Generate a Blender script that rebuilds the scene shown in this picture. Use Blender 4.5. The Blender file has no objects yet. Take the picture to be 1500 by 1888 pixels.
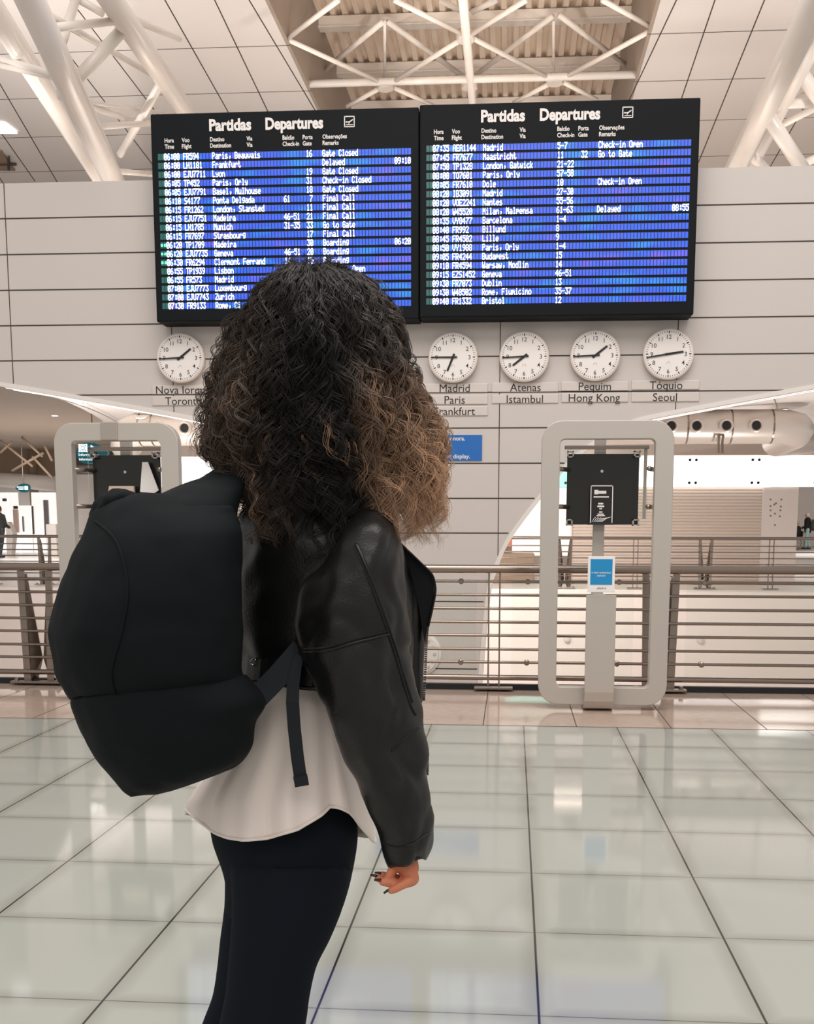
import bpy, bmesh, math, random
import numpy as np
from mathutils import Vector, Matrix, noise
from mathutils.bvhtree import BVHTree

random.seed(7); RNG = np.random.default_rng(7)
SC = bpy.context.scene
COL = SC.collection

# ------------------------------------------------------------------ camera
FPX, PPX, PPY, EYE = 2000.0, 793.0, 1235.0, 1.30
def _n(a): return a / np.linalg.norm(a)
_vy = _n(np.array([(945 - PPX) / FPX, -(963 - PPY) / FPX, -1.0]))
_vz = -_n(np.array([(770 - PPX) / FPX, -(15500 - PPY) / FPX, -1.0]))
_vz = _n(_vz - _vy * np.dot(_vz, _vy)); _vx = np.cross(_vy, _vz)
RW = np.array([_vx, _vy, _vz])
cam_d = bpy.data.cameras.new('camera'); cam = bpy.data.objects.new('camera', cam_d); COL.objects.link(cam)
M4 = Matrix.Identity(4)
for i in range(3):
    for j in range(3): M4[i][j] = RW[i][j]
M4.translation = Vector((0, 0, EYE)); cam.matrix_world = M4
cam_d.sensor_fit = 'HORIZONTAL'; cam_d.sensor_width = 36.0; cam_d.lens = 36.0 * FPX / 1500.0
# shift is measured in units of the larger frame side
cam_d.shift_x = (750 - PPX) / 1500.0
cam_d.shift_y = (PPY - 944) / 1500.0
cam_d.clip_start = 0.05; cam_d.clip_end = 300
SC.camera = cam

# ------------------------------------------------------------------ world, lights, exposure
W = bpy.data.worlds.new('hall_sky'); SC.world = W; W.use_nodes = True
bg = W.node_tree.nodes['Background']
bg.inputs[0].default_value = (1.0, 0.95, 0.91, 1); bg.inputs[1].default_value = 0.45
SC.view_settings.view_transform = 'Standard'; SC.view_settings.look = 'None'
SC.view_settings.exposure = 0.32; SC.view_settings.gamma = 1.0; SC.view_settings.use_curve_mapping = False

def area_light(name, loc, target, sx, sy, power, color):
    d = bpy.data.lights.new(name, 'AREA'); d.shape = 'RECTANGLE'; d.size = sx; d.size_y = sy
    d.energy = power; d.color = color
    o = bpy.data.objects.new(name, d); COL.objects.link(o); o.location = loc
    o.rotation_euler = (Vector(target) - Vector(loc)).to_track_quat('-Z', 'Y').to_euler()
    return o
def spot_light(name, loc, target, power, color, angle, blend=0.6, radius=0.15):
    d = bpy.data.lights.new(name, 'SPOT'); d.energy = power; d.color = color
    d.spot_size = math.radians(angle); d.spot_blend = blend; d.shadow_soft_size = radius
    o = bpy.data.objects.new(name, d); COL.objects.link(o); o.location = loc
    o.rotation_euler = (Vector(target) - Vector(loc)).to_track_quat('-Z', 'Y').to_euler()
    return o
WARM = (1.0, 0.93, 0.88)
area_light('overhead_fill', (0, 3.5, 9.5), (0, 6.5, 0), 9, 6, 620, WARM)  # unseen area lamp over the hall, added to lift the overall brightness
area_light('concourse_fill_right', (4.5, 29, 4.2), (4.5, 28.5, 0), 9, 9, 620, (1, .94, .89))  # unseen lamp, added to brighten the shutter side
area_light('concourse_fill_left', (-15, 36, 4.2), (-15, 36.5, 0), 8, 9, 800, (1, .94, .89))  # added out of view to lighten the dim left concourse
area_light('atrium_fill', (-1, 16, 4.4), (-1, 19, -1.0), 7, 3, 720, (1, .93, .88))  # added lamp hidden behind the wall, brightens fascia and void
area_light('rear_hall_fill', (0, -4, 6.5), (0, 3, 1.0), 8, 3, 170, WARM)  # added behind the camera to lift the blouse
area_light('corridor_fill', (13, 48, 4.2), (13, 48.5, 0), 8, 9, 700, (1, .95, .91))  # hidden lamp, added so the far right corridor reads bright
spot_light('ceiling_uplight_left', (-8.5, 15.5, 3.9), (-4.2, 19.5, 9.3), 420, (1, .95, .91), 95)
spot_light('ceiling_uplight_right', (7.0, 15.5, 3.9), (3.4, 20.0, 9.3), 380, (1, .94, .89), 95)
spot_light('hall_uplight_left', (-8.5, 7.5, 3.2), (-6.5, 20, 9.3), 1500, (1, .97, .94), 62, .5, .08)
spot_light('hall_uplight_right', (7.6, 7.5, 3.2), (5.0, 20, 9.3), 1300, (1, .95, .91), 62, .5, .08)
spot_light('soffit_fill_left', (-6.6, 13.6, -1.8), (-6.4, 16.5, 3), 1300, (1, .95, .91), 120, .8)  # unseen spot down in the void, added to light the left soffit
spot_light('soffit_fill_right', (4.6, 13.6, -1.8), (4.6, 16.5, 3), 420, (1, .95, .91), 120, .8)  # added twin for the right soffit, no fixture built
spot_light('trough_fill', (-0.9, 14.5, 6.0), (-0.9, 22, 11), 460, (1, .91, .82), 80)  # added spot out of view, lifts the corrugated deck

# ------------------------------------------------------------------ helpers
def ray(u, v): return RW @ np.array([(u - PPX) / FPX, -(v - PPY) / FPX, -1.0])
def P(u, v, Y):
    d = ray(u, v); k = Y / d[1]
    return Vector((d[0] * k, Y, EYE + d[2] * k))
def PZ(u, v, z):
    d = ray(u, v); k = (z - EYE) / d[2]
    return Vector((d[0] * k, d[1] * k, z))
def mpp(Y): return Y / FPX

def mat(name, rgb, rough=0.5, metal=0.0, spec=0.5, emit=None, estr=0.0, coat=0.0):
    m = bpy.data.materials.new(name); m.use_nodes = True
    b = m.node_tree.nodes['Principled BSDF']
    b.inputs['Base Color'].default_value = (*rgb, 1); b.inputs['Roughness'].default_value = rough
    b.inputs['Metallic'].default_value = metal; b.inputs['Specular IOR Level'].default_value = spec
    b.inputs['Coat Weight'].default_value = coat
    if emit: b.inputs['Emission Color'].default_value = (*emit, 1); b.inputs['Emission Strength'].default_value = estr
    return m
def s2l(r, g, b):
    f = lambda c: ((c / 255 + .055) / 1.055) ** 2.4 if c > 10 else c / 255 / 12.92
    return (f(r), f(g), f(b))
def nodes(m): return m.node_tree.nodes, m.node_tree.links, m.node_tree.nodes['Principled BSDF']
def add_noise(m, scale, amount, bump=0.0, stretch=(1, 1, 1), detail=4):
    n, l, b = nodes(m)
    tc = n.new('ShaderNodeTexCoord'); mp = n.new('ShaderNodeMapping'); nz = n.new('ShaderNodeTexNoise')
    mp.inputs['Scale'].default_value = stretch
    nz.inputs['Scale'].default_value = scale; nz.inputs['Detail'].default_value = detail
    l.new(tc.outputs['Object'], mp.inputs[0]); l.new(mp.outputs[0], nz.inputs['Vector'])
    if amount:
        base = b.inputs['Base Color'].default_value[:3]
        cr = n.new('ShaderNodeValToRGB')
        cr.color_ramp.elements[0].position = .3; cr.color_ramp.elements[1].position = .7
        cr.color_ramp.elements[0].color = (*[max(0, c * (1 - amount)) for c in base], 1)
        cr.color_ramp.elements[1].color = (*[min(1, c * (1 + amount)) for c in base], 1)
        l.new(nz.outputs['Fac'], cr.inputs[0]); l.new(cr.outputs[0], b.inputs['Base Color'])
    if bump:
        bp = n.new('ShaderNodeBump'); bp.inputs['Strength'].default_value = bump; bp.inputs['Distance'].default_value = .01
        l.new(nz.outputs['Fac'], bp.inputs['Height']); l.new(bp.outputs[0], b.inputs['Normal'])
    return m

def origin_of(o):
    v = Vector((0, 0, 0))
    while o is not None: v += o.location; o = o.parent
    return v
def tag(o, label=None, cat=None, group=None, kind=None):
    if label: o['label'] = label
    if cat: o['category'] = cat
    if group: o['group'] = group
    if kind: o['kind'] = kind
    return o
def thing(name, label, cat, loc=(0, 0, 0), group=None):
    o = bpy.data.objects.new(name, None); COL.objects.link(o); o.location = loc; o.empty_display_size = .1
    return tag(o, label, cat, group)
def link_mesh(name, me, m, parent=None, smooth=False):
    mats = m if isinstance(m, (list, tuple)) else [m]
    for x in mats: me.materials.append(x)
    if smooth: me.polygons.foreach_set('use_smooth', [True] * len(me.polygons))
    o = bpy.data.objects.new(name, me); COL.objects.link(o)
    if parent is not None: o.parent = parent
    return o

class MB:
    """collects shapes in world coordinates, links them as one mesh"""
    def __init__(s): s.v = []; s.f = []; s.mi = []; s.cur = 0
    def add(s, vs, fs):
        k = len(s.v); s.v += [tuple(x) for x in vs]
        for f in fs: s.f.append([i + k for i in f]); s.mi.append(s.cur)
        return s
    def box(s, x0, x1, y0, y1, z0, z1):
        v = [(x, y, z) for x in (x0, x1) for y in (y0, y1) for z in (z0, z1)]
        return s.add(v, [(0, 1, 3, 2), (4, 6, 7, 5), (0, 4, 5, 1), (2, 3, 7, 6), (0, 2, 6, 4), (1, 5, 7, 3)])
    def tube(s, pts, r, n=10, cap=True, closed=False):
        pts = [Vector(p) for p in pts]; rs = r if isinstance(r, (list, tuple)) else [r] * len(pts)
        rings = []; up = None
        for i, p in enumerate(pts):
            a = pts[i - 1] if (i or closed) else p; b = pts[(i + 1) % len(pts)] if (i < len(pts) - 1 or closed) else p
            t = (b - a).normalized()
            if up is None:
                up = t.orthogonal().normalized()
            up = (up - t * up.dot(t)); up = up.normalized() if up.length > 1e-6 else t.orthogonal().normalized()
            w = t.cross(up)
            rings.append([p + (up * math.cos(2 * math.pi * k / n) + w * math.sin(2 * math.pi * k / n)) * rs[i] for k in range(n)])
        v = [q for rr in rings for q in rr]; f = []
        m = len(pts)
        for i in range(m if closed else m - 1):
            j = (i + 1) % m
            for k in range(n): f.append((i * n + k, i * n + (k + 1) % n, j * n + (k + 1) % n, j * n + k))
        if cap and not closed: f.append(tuple(range(n - 1, -1, -1))); f.append(tuple((m - 1) * n + k for k in range(n)))
        return s.add(v, f)
    def lathe(s, c, axis, prof, n=40):
        """prof: list of (distance along axis, radius)"""
        ax = Vector(axis).normalized(); u = ax.orthogonal().normalized(); w = ax.cross(u); c = Vector(c); v = []; f = []
        for (h, r) in prof:
            for k in range(n):
                a = 2 * math.pi * k / n
                v.append(c + ax * h + (u * math.cos(a) + w * math.sin(a)) * r)
        for i in range(len(prof) - 1):
            for k in range(n): f.append((i * n + k, i * n + (k + 1) % n, (i + 1) * n + (k + 1) % n, (i + 1) * n + k))
        f.append(tuple(range(n - 1, -1, -1))); f.append(tuple((len(prof) - 1) * n + k for k in range(n)))
        return s.add(v, f)
    def prism(s, poly, d):
        """poly: 3D points, d: extrusion vector"""
        n = len(poly); d = Vector(d); v = [Vector(p) for p in poly] + [Vector(p) + d for p in poly]
        f = [tuple(range(n)), tuple(range(2 * n - 1, n - 1, -1))]
        f += [(i, i + n, (i + 1) % n + n, (i + 1) % n) for i in range(n)]
        return s.add(v, f)
    def quad(s, a, b, c, d): return s.add([a, b, c, d], [(0, 1, 2, 3)])
    def build(s, name, m, parent=None, smooth=False, bevel=0.0):
        o0 = origin_of(parent) if parent is not None else Vector((0, 0, 0))
        me = bpy.data.meshes.new(name)
        me.from_pydata([(x - o0.x, y - o0.y, z - o0.z) for x, y, z in s.v], [], s.f)
        if isinstance(m, (list, tuple)): me.polygons.foreach_set('material_index', s.mi)
        bm = bmesh.new(); bm.from_mesh(me); bmesh.ops.recalc_face_normals(bm, faces=bm.faces); bm.to_mesh(me); bm.free()
        o = link_mesh(name, me, m, parent, smooth)
        if bevel:
            md = o.modifiers.new('bevel', 'BEVEL'); md.width = bevel; md.segments = 2; md.limit_method = 'ANGLE'
        return o
def struct(name, mb, m, parent=None, smooth=False, bevel=0.0):
    o = mb.build(name, m, parent, smooth, bevel)
    if parent is None: o['kind'] = 'structure'
    return o

def catmull(rows, sub):
    rows = [np.array(r, float) for r in rows]; out = []
    for i in range(len(rows) - 1):
        p0 = rows[max(i - 1, 0)]; p1 = rows[i]; p2 = rows[i + 1]; p3 = rows[min(i + 2, len(rows) - 1)]
        for k in range(sub):
            t = k / sub
            out.append(.5 * ((2 * p1) + (-p0 + p2) * t + (2 * p0 - 5 * p1 + 4 * p2 - p3) * t * t + (-p0 + 3 * p1 - 3 * p2 + p3) * t ** 3))
    out.append(rows[-1]); return out

# text ------------------------------------------------------------------
_tc = {}
def glyphs(txt, bold=0.0):
    key = (txt, bold)
    if key not in _tc:
        cu = bpy.data.curves.new('tmp', 'FONT'); cu.body = txt; cu.size = 1; cu.offset = bold; cu.resolution_u = 3
        cu.extrude = 0.0; o = bpy.data.objects.new('tmp', cu); COL.objects.link(o)
        dg = bpy.context.evaluated_depsgraph_get(); dg.update()
        me = bpy.data.meshes.new_from_object(o.evaluated_get(dg))
        _tc[key] = ([tuple(v.co) for v in me.vertices], [tuple(p.vertices) for p in me.polygons])
        bpy.data.objects.remove(o); bpy.data.curves.remove(cu); bpy.data.meshes.remove(me)
    return _tc[key]
def text_to(mb, txt, org, height, align='L', right=(1, 0, 0), up=(0, 0, 1), bold=0.0, sx=1.0, width=None):
    """cap height in metres; org = baseline start/centre"""
    vs, fs = glyphs(txt, bold); s = height / 0.729
    xs = [v[0] for v in vs]; w0, w1 = min(xs), max(xs)
    if width: sx = width / ((w1 - w0) * s)
    off = {'L': -w0, 'C': -(w0 + w1) / 2, 'R': -w1}[align]
    org = Vector(org); R = Vector(right); U = Vector(up)
    mb.add([org + R * ((v[0] + off) * s * sx) + U * (v[1] * s) for v in vs], fs)

# ------------------------------------------------------------------ materials
m_wall = mat('wall_panel_white', s2l(206, 199, 194), .45, spec=.35)
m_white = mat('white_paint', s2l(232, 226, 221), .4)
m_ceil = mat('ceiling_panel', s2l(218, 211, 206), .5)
m_trough = mat('trough_side', s2l(160, 146, 133), .6)
m_deck = mat('corrugated_steel', s2l(230, 213, 195), .5)
m_tube = mat('painted_steel_tube', s2l(233, 224, 215), .3, spec=.5, coat=.3)
m_seam = mat('dark_joint', s2l(62, 56, 52), .8)
m_steel = mat('brushed_steel', s2l(150, 137, 127), .22, metal=.9)
m_steel_d = mat('shaded_steel', s2l(120, 107, 97), .35, metal=.8)
m_black = mat('black_enamel', s2l(24, 29, 33), .45)
m_board = mat('board_black', s2l(15, 19, 23), .6, spec=.15)
m_head = mat('board_lettering', s2l(214, 208, 204), .6, emit=(1, .96, .93), estr=.12)
m_glyph = mat('lit_characters', (.9, .97, 1), .5, emit=(.93, 1, 1), estr=1.05)
m_dgreen = mat('dim_green_cell', s2l(12, 50, 50), .4, emit=(.02, .16, .13), estr=.5)
m_green = mat('green_marker', (.1, .8, .4), .5, emit=(.15, .95, .5), estr=.9)
m_cell = mat('blue_cell', s2l(10, 25, 70), .4)
n, l, b = nodes(m_cell)
tc = n.new('ShaderNodeTexCoord'); mp = n.new('ShaderNodeMapping'); mp.inputs['Scale'].default_value = (1, 1, 2.2)
nz = n.new('ShaderNodeTexNoise'); nz.inputs['Scale'].default_value = 2.3; nz.inputs['Detail'].default_value = 2
cr = n.new('ShaderNodeValToRGB'); e = cr.color_ramp.elements
e[0].position = .32; e[0].color = (*s2l(26, 138, 240), 1); e[1].position = .76; e[1].color = (*s2l(140, 92, 224), 1)
x = e.new(.47); x.color = (*s2l(34, 92, 228), 1); x = e.new(.60); x.color = (*s2l(58, 96, 236), 1)
l.new(tc.outputs['Object'], mp.inputs[0]); l.new(mp.outputs[0], nz.inputs['Vector']); l.new(nz.outputs['Fac'], cr.inputs[0])
l.new(cr.outputs[0], b.inputs['Emission Color']); b.inputs['Emission Strength'].default_value = .92
m_cellgap = mat('cell_gap', s2l(12, 22, 60), .5)
m_frame = mat('kiosk_aluminium', s2l(186, 179, 171), .38, metal=.2)
m_panel = mat('smoked_panel', s2l(36, 30, 27), .12, spec=.4, coat=.2)
m_clockface = mat('clock_face', s2l(240, 234, 230), .35)
m_clockrim = mat('clock_rim', s2l(226, 214, 204), .35)
m_ink = mat('black_ink', s2l(28, 27, 28), .6)
m_plate = mat('name_plate', s2l(212, 203, 197), .4)
m_blue = mat('sign_blue', s2l(20, 104, 186), .5)
m_poster = mat('poster_blue', s2l(18, 138, 196), .5)
m_paper = mat('white_card', s2l(238, 234, 232), .6)
m_teal = mat('sign_teal', s2l(14, 92, 104), .4, emit=(.0, .12, .15), estr=.25)
m_tealpanel = mat('teal_glass_panel', s2l(140, 210, 196), .3, emit=s2l(140, 225, 208), estr=.75)
m_lit = mat('backlit_panel', (.95, .95, .95), .5, emit=(1, .98, .97), estr=1.15)
m_lamp = mat('lamp_glow', (1, 1, 1), .5, emit=(1, .97, .93), estr=6)
m_led = mat('led_strip', (1, 1, 1), .5, emit=(1, .96, .92), estr=1.6)
m_shutter = mat('roller_shutter', s2l(216, 200, 188), .5)
m_duct = mat('duct_metal', s2l(214, 203, 194), .33, metal=.35)
m_hole = mat('nozzle_black', s2l(20, 18, 17), .7)
m_rub = mat('black_rubber', s2l(30, 29, 29), .7)
m_brown = mat('brown_beam', s2l(140, 120, 100), .6)
m_orange = mat('orange_panel', s2l(205, 120, 70), .5)
m_fascia = mat('fascia_white', s2l(232, 220, 213), .5)
m_jfloor = mat('far_floor', s2l(236, 230, 226), .25)
# clear glass
m_glass = bpy.data.materials.new('clear_glass'); m_glass.use_nodes = True
nt = m_glass.node_tree; nt.nodes.clear()
go = nt.nodes.new('ShaderNodeOutputMaterial'); mx = nt.nodes.new('ShaderNodeMixShader'); tr = nt.nodes.new('ShaderNodeBsdfTransparent')
gl = nt.nodes.new('ShaderNodeBsdfGlossy'); gl.inputs['Roughness'].default_value = .02; fr = nt.nodes.new('ShaderNodeFresnel'); fr.inputs[0].default_value = 1.16
tr.inputs[0].default_value = (.96, .98, .97, 1)
nt.links.new(fr.outputs[0], mx.inputs[0]); nt.links.new(tr.outputs[0], mx.inputs[1]); nt.links.new(gl.outputs[0], mx.inputs[2]); nt.links.new(mx.outputs[0], go.inputs[0])

# glass floor: opal glass tiles, dark joints, paler towards the tile centre
TX0, TY0, TS = 0.085, 6.905, 0.594
m_floor = mat('opal_glass_tile', s2l(184, 187, 179), .07, spec=.5, coat=.0)
n, l, b = nodes(m_floor)
tc = n.new('ShaderNodeTexCoord'); sp = n.new('ShaderNodeSeparateXYZ'); l.new(tc.outputs['Object'], sp.inputs[0])
def edge_dist(sock, off):
    a = n.new('ShaderNodeMath'); a.operation = 'SUBTRACT'; a.inputs[1].default_value = off; l.new(sock, a.inputs[0])
    d = n.new('ShaderNodeMath'); d.operation = 'DIVIDE'; d.inputs[1].default_value = TS; l.new(a.outputs[0], d.inputs[0])
    f = n.new('ShaderNodeMath'); f.operation = 'FRACT'; l.new(d.outputs[0], f.inputs[0])
    g = n.new('ShaderNodeMath'); g.operation = 'SUBTRACT'; g.inputs[0].default_value = 1; l.new(f.outputs[0], g.inputs[1])
    h = n.new('ShaderNodeMath'); h.operation = 'MINIMUM'; l.new(f.outputs[0], h.inputs[0]); l.new(g.outputs[0], h.inputs[1])
    return h.outputs[0]
ex = edge_dist(sp.outputs['X'], TX0); ey = edge_dist(sp.outputs['Y'], TY0)
def ramp(sock, els):
    c = n.new('ShaderNodeValToRGB'); c.color_ramp.elements[0].position = els[0][0]; c.color_ramp.elements[0].color = (*els[0][1], 1)
    c.color_ramp.elements[1].position = els[1][0]; c.color_ramp.elements[1].color = (*els[1][1], 1)
    for p_, q_ in els[2:]: k_ = c.color_ramp.elements.new(p_); k_.color = (*q_, 1)
    l.new(sock, c.inputs[0]); return c.outputs[0]
J = s2l(38, 36, 34); B1 = s2l(150, 152, 144); B2 = s2l(168, 171, 164)
cx = ramp(ex, [(0.0052, J), (.0068, B1), (.10, B2)]); cy = ramp(ey, [(0.0026, J), (.0042, B1), (.10, B2)])
mxc = n.new('ShaderNodeMix'); mxc.data_type = 'RGBA'; mxc.blend_type = 'DARKEN'; mxc.inputs[0].default_value = 1
l.new(cx, mxc.inputs[6]); l.new(cy, mxc.inputs[7])
l.new(mxc.outputs[2], b.inputs['Base Color'])

m_stone = mat('travertine', s2l(184, 164, 150), .10, spec=.5)
add_noise(m_stone, 14, .10, stretch=(1, 2.5, 1), detail=8)

# clothing, hair, skin
m_skin = mat('skin', s2l(208, 126, 92), .5); m_skin.node_tree.nodes['Principled BSDF'].inputs['Subsurface Weight'].default_value = .08
m_nail = mat('dark_nail_polish', s2l(52, 38, 38), .2)
m_leather = mat('black_leather', s2l(19, 19, 19), .36, spec=.36); add_noise(m_leather, 260, 0, bump=.10, detail=3)
m_lining = mat('jacket_lining', s2l(14, 18, 22), .9)
m_shirt = mat('cream_blouse', s2l(243, 231, 224), .8, spec=.2); add_noise(m_shirt, 300, 0, bump=.05)
m_trouser = mat('black_trousers', s2l(20, 25, 33), .9, spec=.12)
m_canvas = mat('black_nylon', s2l(15, 20, 23), .85, spec=.16); add_noise(m_canvas, 420, .06, bump=.06)
m_web = mat('black_webbing', s2l(28, 34, 38), .75, spec=.3); add_noise(m_web, 500, 0, bump=.1, stretch=(1, 1, .3))
m_chrome = mat('chrome', s2l(226, 222, 220), .15, metal=1)
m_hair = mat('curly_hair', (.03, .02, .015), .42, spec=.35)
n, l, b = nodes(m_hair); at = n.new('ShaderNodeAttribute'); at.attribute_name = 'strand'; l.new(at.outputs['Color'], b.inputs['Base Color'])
m_hairin = mat('hair_mass', s2l(26, 22, 21), .8, spec=.15)

# ================================================================== STRUCTURE
# floors
f = MB(); f.box(-9, 7, -4, TY0, -.12, 0); struct('floor', f, m_floor)
f = MB(); f.box(-9, 7, TY0, 8.47, -.12, 0); strip = struct('floor_stone_border', f, m_stone)
f = MB()
for k in range(-14, 12):
    X = .424 + k * .6
    f.box(X - .003, X + .003, TY0 + .004, 8.45, 0, .0006)
f.box(-9, 7, TY0 - .006, TY0 + .006, 0, .0006)
f.build('joint', m_seam, strip)
f = MB(); f.box(-30, 25, 21.4, 70, -.35, 0); struct('floor_concourse', f, m_jfloor)
f = MB(); f.box(-30, 25, 21.28, 21.4, -4.6, -.02); struct('wall_concourse_edge', f, m_fascia)
f = MB(); f.box(-30, 25, 8.4, 21.4, -4.75, -4.6); struct('floor_lower_level', f, m_jfloor)
f = MB(); f.box(-9, 7, 8.3, 8.47, -4.6, -.12); struct('wall_balcony_side', f, m_fascia)

# the big wall shell -------------------------------------------------
WY = 11.0
half = [(1600, 694), (1500, 711), (1330, 742), (1220, 763), (1160, 778), (1100, 811), (1050, 850), (1008, 898), (968, 948), (932, 1000), (910, 1052), (897, 1105), (882, 1270), (872, 1450), (866, 1700), (864, 2030)]
half = [tuple(r) for r in catmull(half, 6)]
rightE = [P(u, v, WY) for u, v in half]
xc = P(776, 900, WY).x
leftE = [Vector((2 * xc - p.x, p.y, p.z)) for p in rightE]
ZT = 4.633
outline = [Vector((rightE[0].x, WY, ZT))] + rightE + leftE[::-1] + [Vector((leftE[0].x, WY, ZT))]
w = MB(); w.prism(outline, (0, .42, 0)); wall = struct('wall_clock', w, m_wall)
def inside_x(z):
    """right edge X of the shell at height z"""
    best = rightE[0].x
    for a, b_ in zip(rightE[:-1], rightE[1:]):
        if b_.z <= z <= a.z: t = (a.z - z) / max(1e-6, a.z - b_.z); return a.x + (b_.x - a.x) * t
    return best
s = MB()
zl = 3.262
for k in range(-16, 4):
    z = zl + k * -.3465 if k <= 0 else zl + k * .345
    z = zl + k * .345 + (0.0 if k > -1 else 0)
    xe = inside_x(z) - .03; xl = 2 * xc - xe
    if k >= -1: xe, xl = rightE[0].x, leftE[0].x
    s.box(xl, xe, WY - .0025, WY, z - .006, z + .006)
for X in [-6.76, -5.09, -3.43, -1.8, -.145, 1.573, 3.2, 4.9]:
    def zlow(X):
        E = rightE if X > xc else leftE
        for a, b_ in zip(E[:-1], E[1:]):
            if min(a.x, b_.x) <= X <= max(a.x, b_.x): return (a.z + b_.z) / 2 + .02
        return -4.5
    s.box(X - .004, X + .004, WY - .0026, WY, zlow(X), ZT)
s.build('panel_joint', m_seam, wall)
# thick pale edge of the shell opening
for nm, E in (('trim_1', rightE), ('trim_2', leftE)):
    t = MB(); pts = [p + Vector((0, .0, 0)) for p in E]
    sgn = 1 if E is rightE else -1
    vs = []; fs = []
    for i, p in enumerate(pts):
        a = pts[max(0, i - 1)]; b_ = pts[min(len(pts) - 1, i + 1)]; d = (b_ - a).normalized()
        nrm = Vector((d.z, 0, -d.x)) * -sgn
        if nrm.dot(Vector((sgn, 0, -.3))) < 0: nrm = -nrm
        vs += [p + Vector((0, -.012, 0)) - nrm * .012, p + Vector((0, -.012, 0)) + nrm * .03, p + Vector((0, .44, 0)) + nrm * .03, p + Vector((0, .44, 0)) - nrm * .012]
    for i in range(len(pts) - 1):
        for k in range(4): fs.append((i * 4 + k, i * 4 + (k + 1) % 4, i * 4 + 4 + (k + 1) % 4, i * 4 + 4 + k))
    t.add(vs, fs); struct(nm, t, m_white)
# soffits behind the flares
for nm, E, sg in (('ceiling_soffit_right', rightE, 1), ('ceiling_soffit_left', leftE, -1)):
    pts = [p for p in E if p.z > 2.0]
    t = MB(); vs = []; fs = []; M = len(pts); N = 8
    for i, p in enumerate(pts):
        f_ = i / (M - 1)
        for k in range(N + 1):
            q = k / N
            zb = 3.30
            Y = WY + .44 + q * 12.6
            X = p.x + (p.x - xc) * q * .85
            z = p.z + .03 + (zb - p.z) * (1 - (1 - q) ** 1.6)
            vs.append((X, Y, z))
    for i in range(M - 1):
        for k in range(N): fs.append((i * (N + 1) + k, i * (N + 1) + k + 1, (i + 1) * (N + 1) + k + 1, (i + 1) * (N + 1) + k))
    t.add(vs, fs); sof = struct(nm, t, m_white, smooth=True)
    md = sof.modifiers.new('solid', 'SOLIDIFY'); md.thickness = .05; md.offset = 1 if sg > 0 else 1
    # panel joints on the soffit
    j = MB()
    for i in range(3, M - 1, 5):
        for k in range(N):
            a = Vector(vs[i * (N + 1) + k]); b_ = Vector(vs[i * (N + 1) + k + 1])
            j.tube([a - Vector((0, 0, .052)), b_ - Vector((0, 0, .052))], .008, 4)
    j.build('panel_joint', m_steel_d, sof)

# high ceiling with its skylight trough --------------------------------
CZ = 9.3
TL, TR = -3.86, 2.12
f = MB(); f.box(-24, TL - .06, 13.5, 48, CZ, CZ + .12); ceilL = struct('ceiling_left', f, m_ceil)
f = MB(); f.box(TR + .06, 20, 13.5, 48, CZ, CZ + .12); ceilR = struct('ceiling_right', f, m_ceil)
yl = [15.5, 17.45, 19.4, 21.36, 23.4, 25.6, 27.7, 29.8]
s = MB()
for Y in yl: s.box(-24, TL, Y - .009, Y + .009, CZ - .003, CZ)
for a, b_ in [((-5.46, 17.6), (-5.72, 23)), ((-4.69, 17.6), (-4.93, 23)), ((-4.17, 17.6), (-3.95, 22.6)), ((-6.9, 17), (-7.3, 27)), ((-7.55, 17), (-8.35, 27)), ((-8.35, 18), (-9.9, 27)), ((-9.0, 18.4), (-10.95, 26.6)), ((-10.1, 20.4), (-11.4, 26.3)), ((-11.0, 22), (-12.4, 27))]:
    d = Vector((b_[0] - a[0], b_[1] - a[1], 0)).normalized(); nn = Vector((-d.y, d.x, 0)) * .010
    A = Vector((a[0], a[1], CZ - .003)); Bq = Vector((b_[0], b_[1], CZ - .003))
    s.prism([A - nn, A + nn, Bq + nn, Bq - nn], (0, 0, .003))
s.build('panel_joint', m_seam, ceilL)
s = MB()
for Y in yl: s.box(TR, 20, Y - .009, Y + .009, CZ - .003, CZ)
for a, b_ in [((2.47, 17.6), (2.1, 22.5)), ((3.0, 17.6), (3.12, 23)), ((3.75, 17.6), (4.05, 26)), ((5.3, 18), (5.75, 27)), ((6.6, 18), (7.3, 27)), ((7.9, 18), (8.9, 27))]:
    d = Vector((b_[0] - a[0], b_[1] - a[1], 0)).normalized(); nn = Vector((-d.y, d.x, 0)) * .010
    A = Vector((a[0], a[1], CZ - .003)); Bq = Vector((b_[0], b_[1], CZ - .003))
    s.prism([A - nn, A + nn, Bq + nn, Bq - nn], (0, 0, .003))
s.build('panel_joint', m_seam, ceilR)
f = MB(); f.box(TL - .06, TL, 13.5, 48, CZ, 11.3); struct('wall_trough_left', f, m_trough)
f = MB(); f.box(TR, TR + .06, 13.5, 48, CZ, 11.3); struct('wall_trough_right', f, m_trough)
# corrugated deck
d = MB(); vs = []; fs = []; nx = 0; X = TL
prof = []
while X < TR:
    prof += [(X, 11.0), (X + .10, 11.0), (X + .135, 11.09), (X + .20, 11.09)]; X += .235
for (X, z) in prof: vs += [(X, 13.5, z), (X, 48, z)]
fs = [(2 * i, 2 * i + 1, 2 * i + 3, 2 * i + 2) for i in range(len(prof) - 1)]
d.add(vs, fs); struct('ceiling_deck', d, m_deck)

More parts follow.
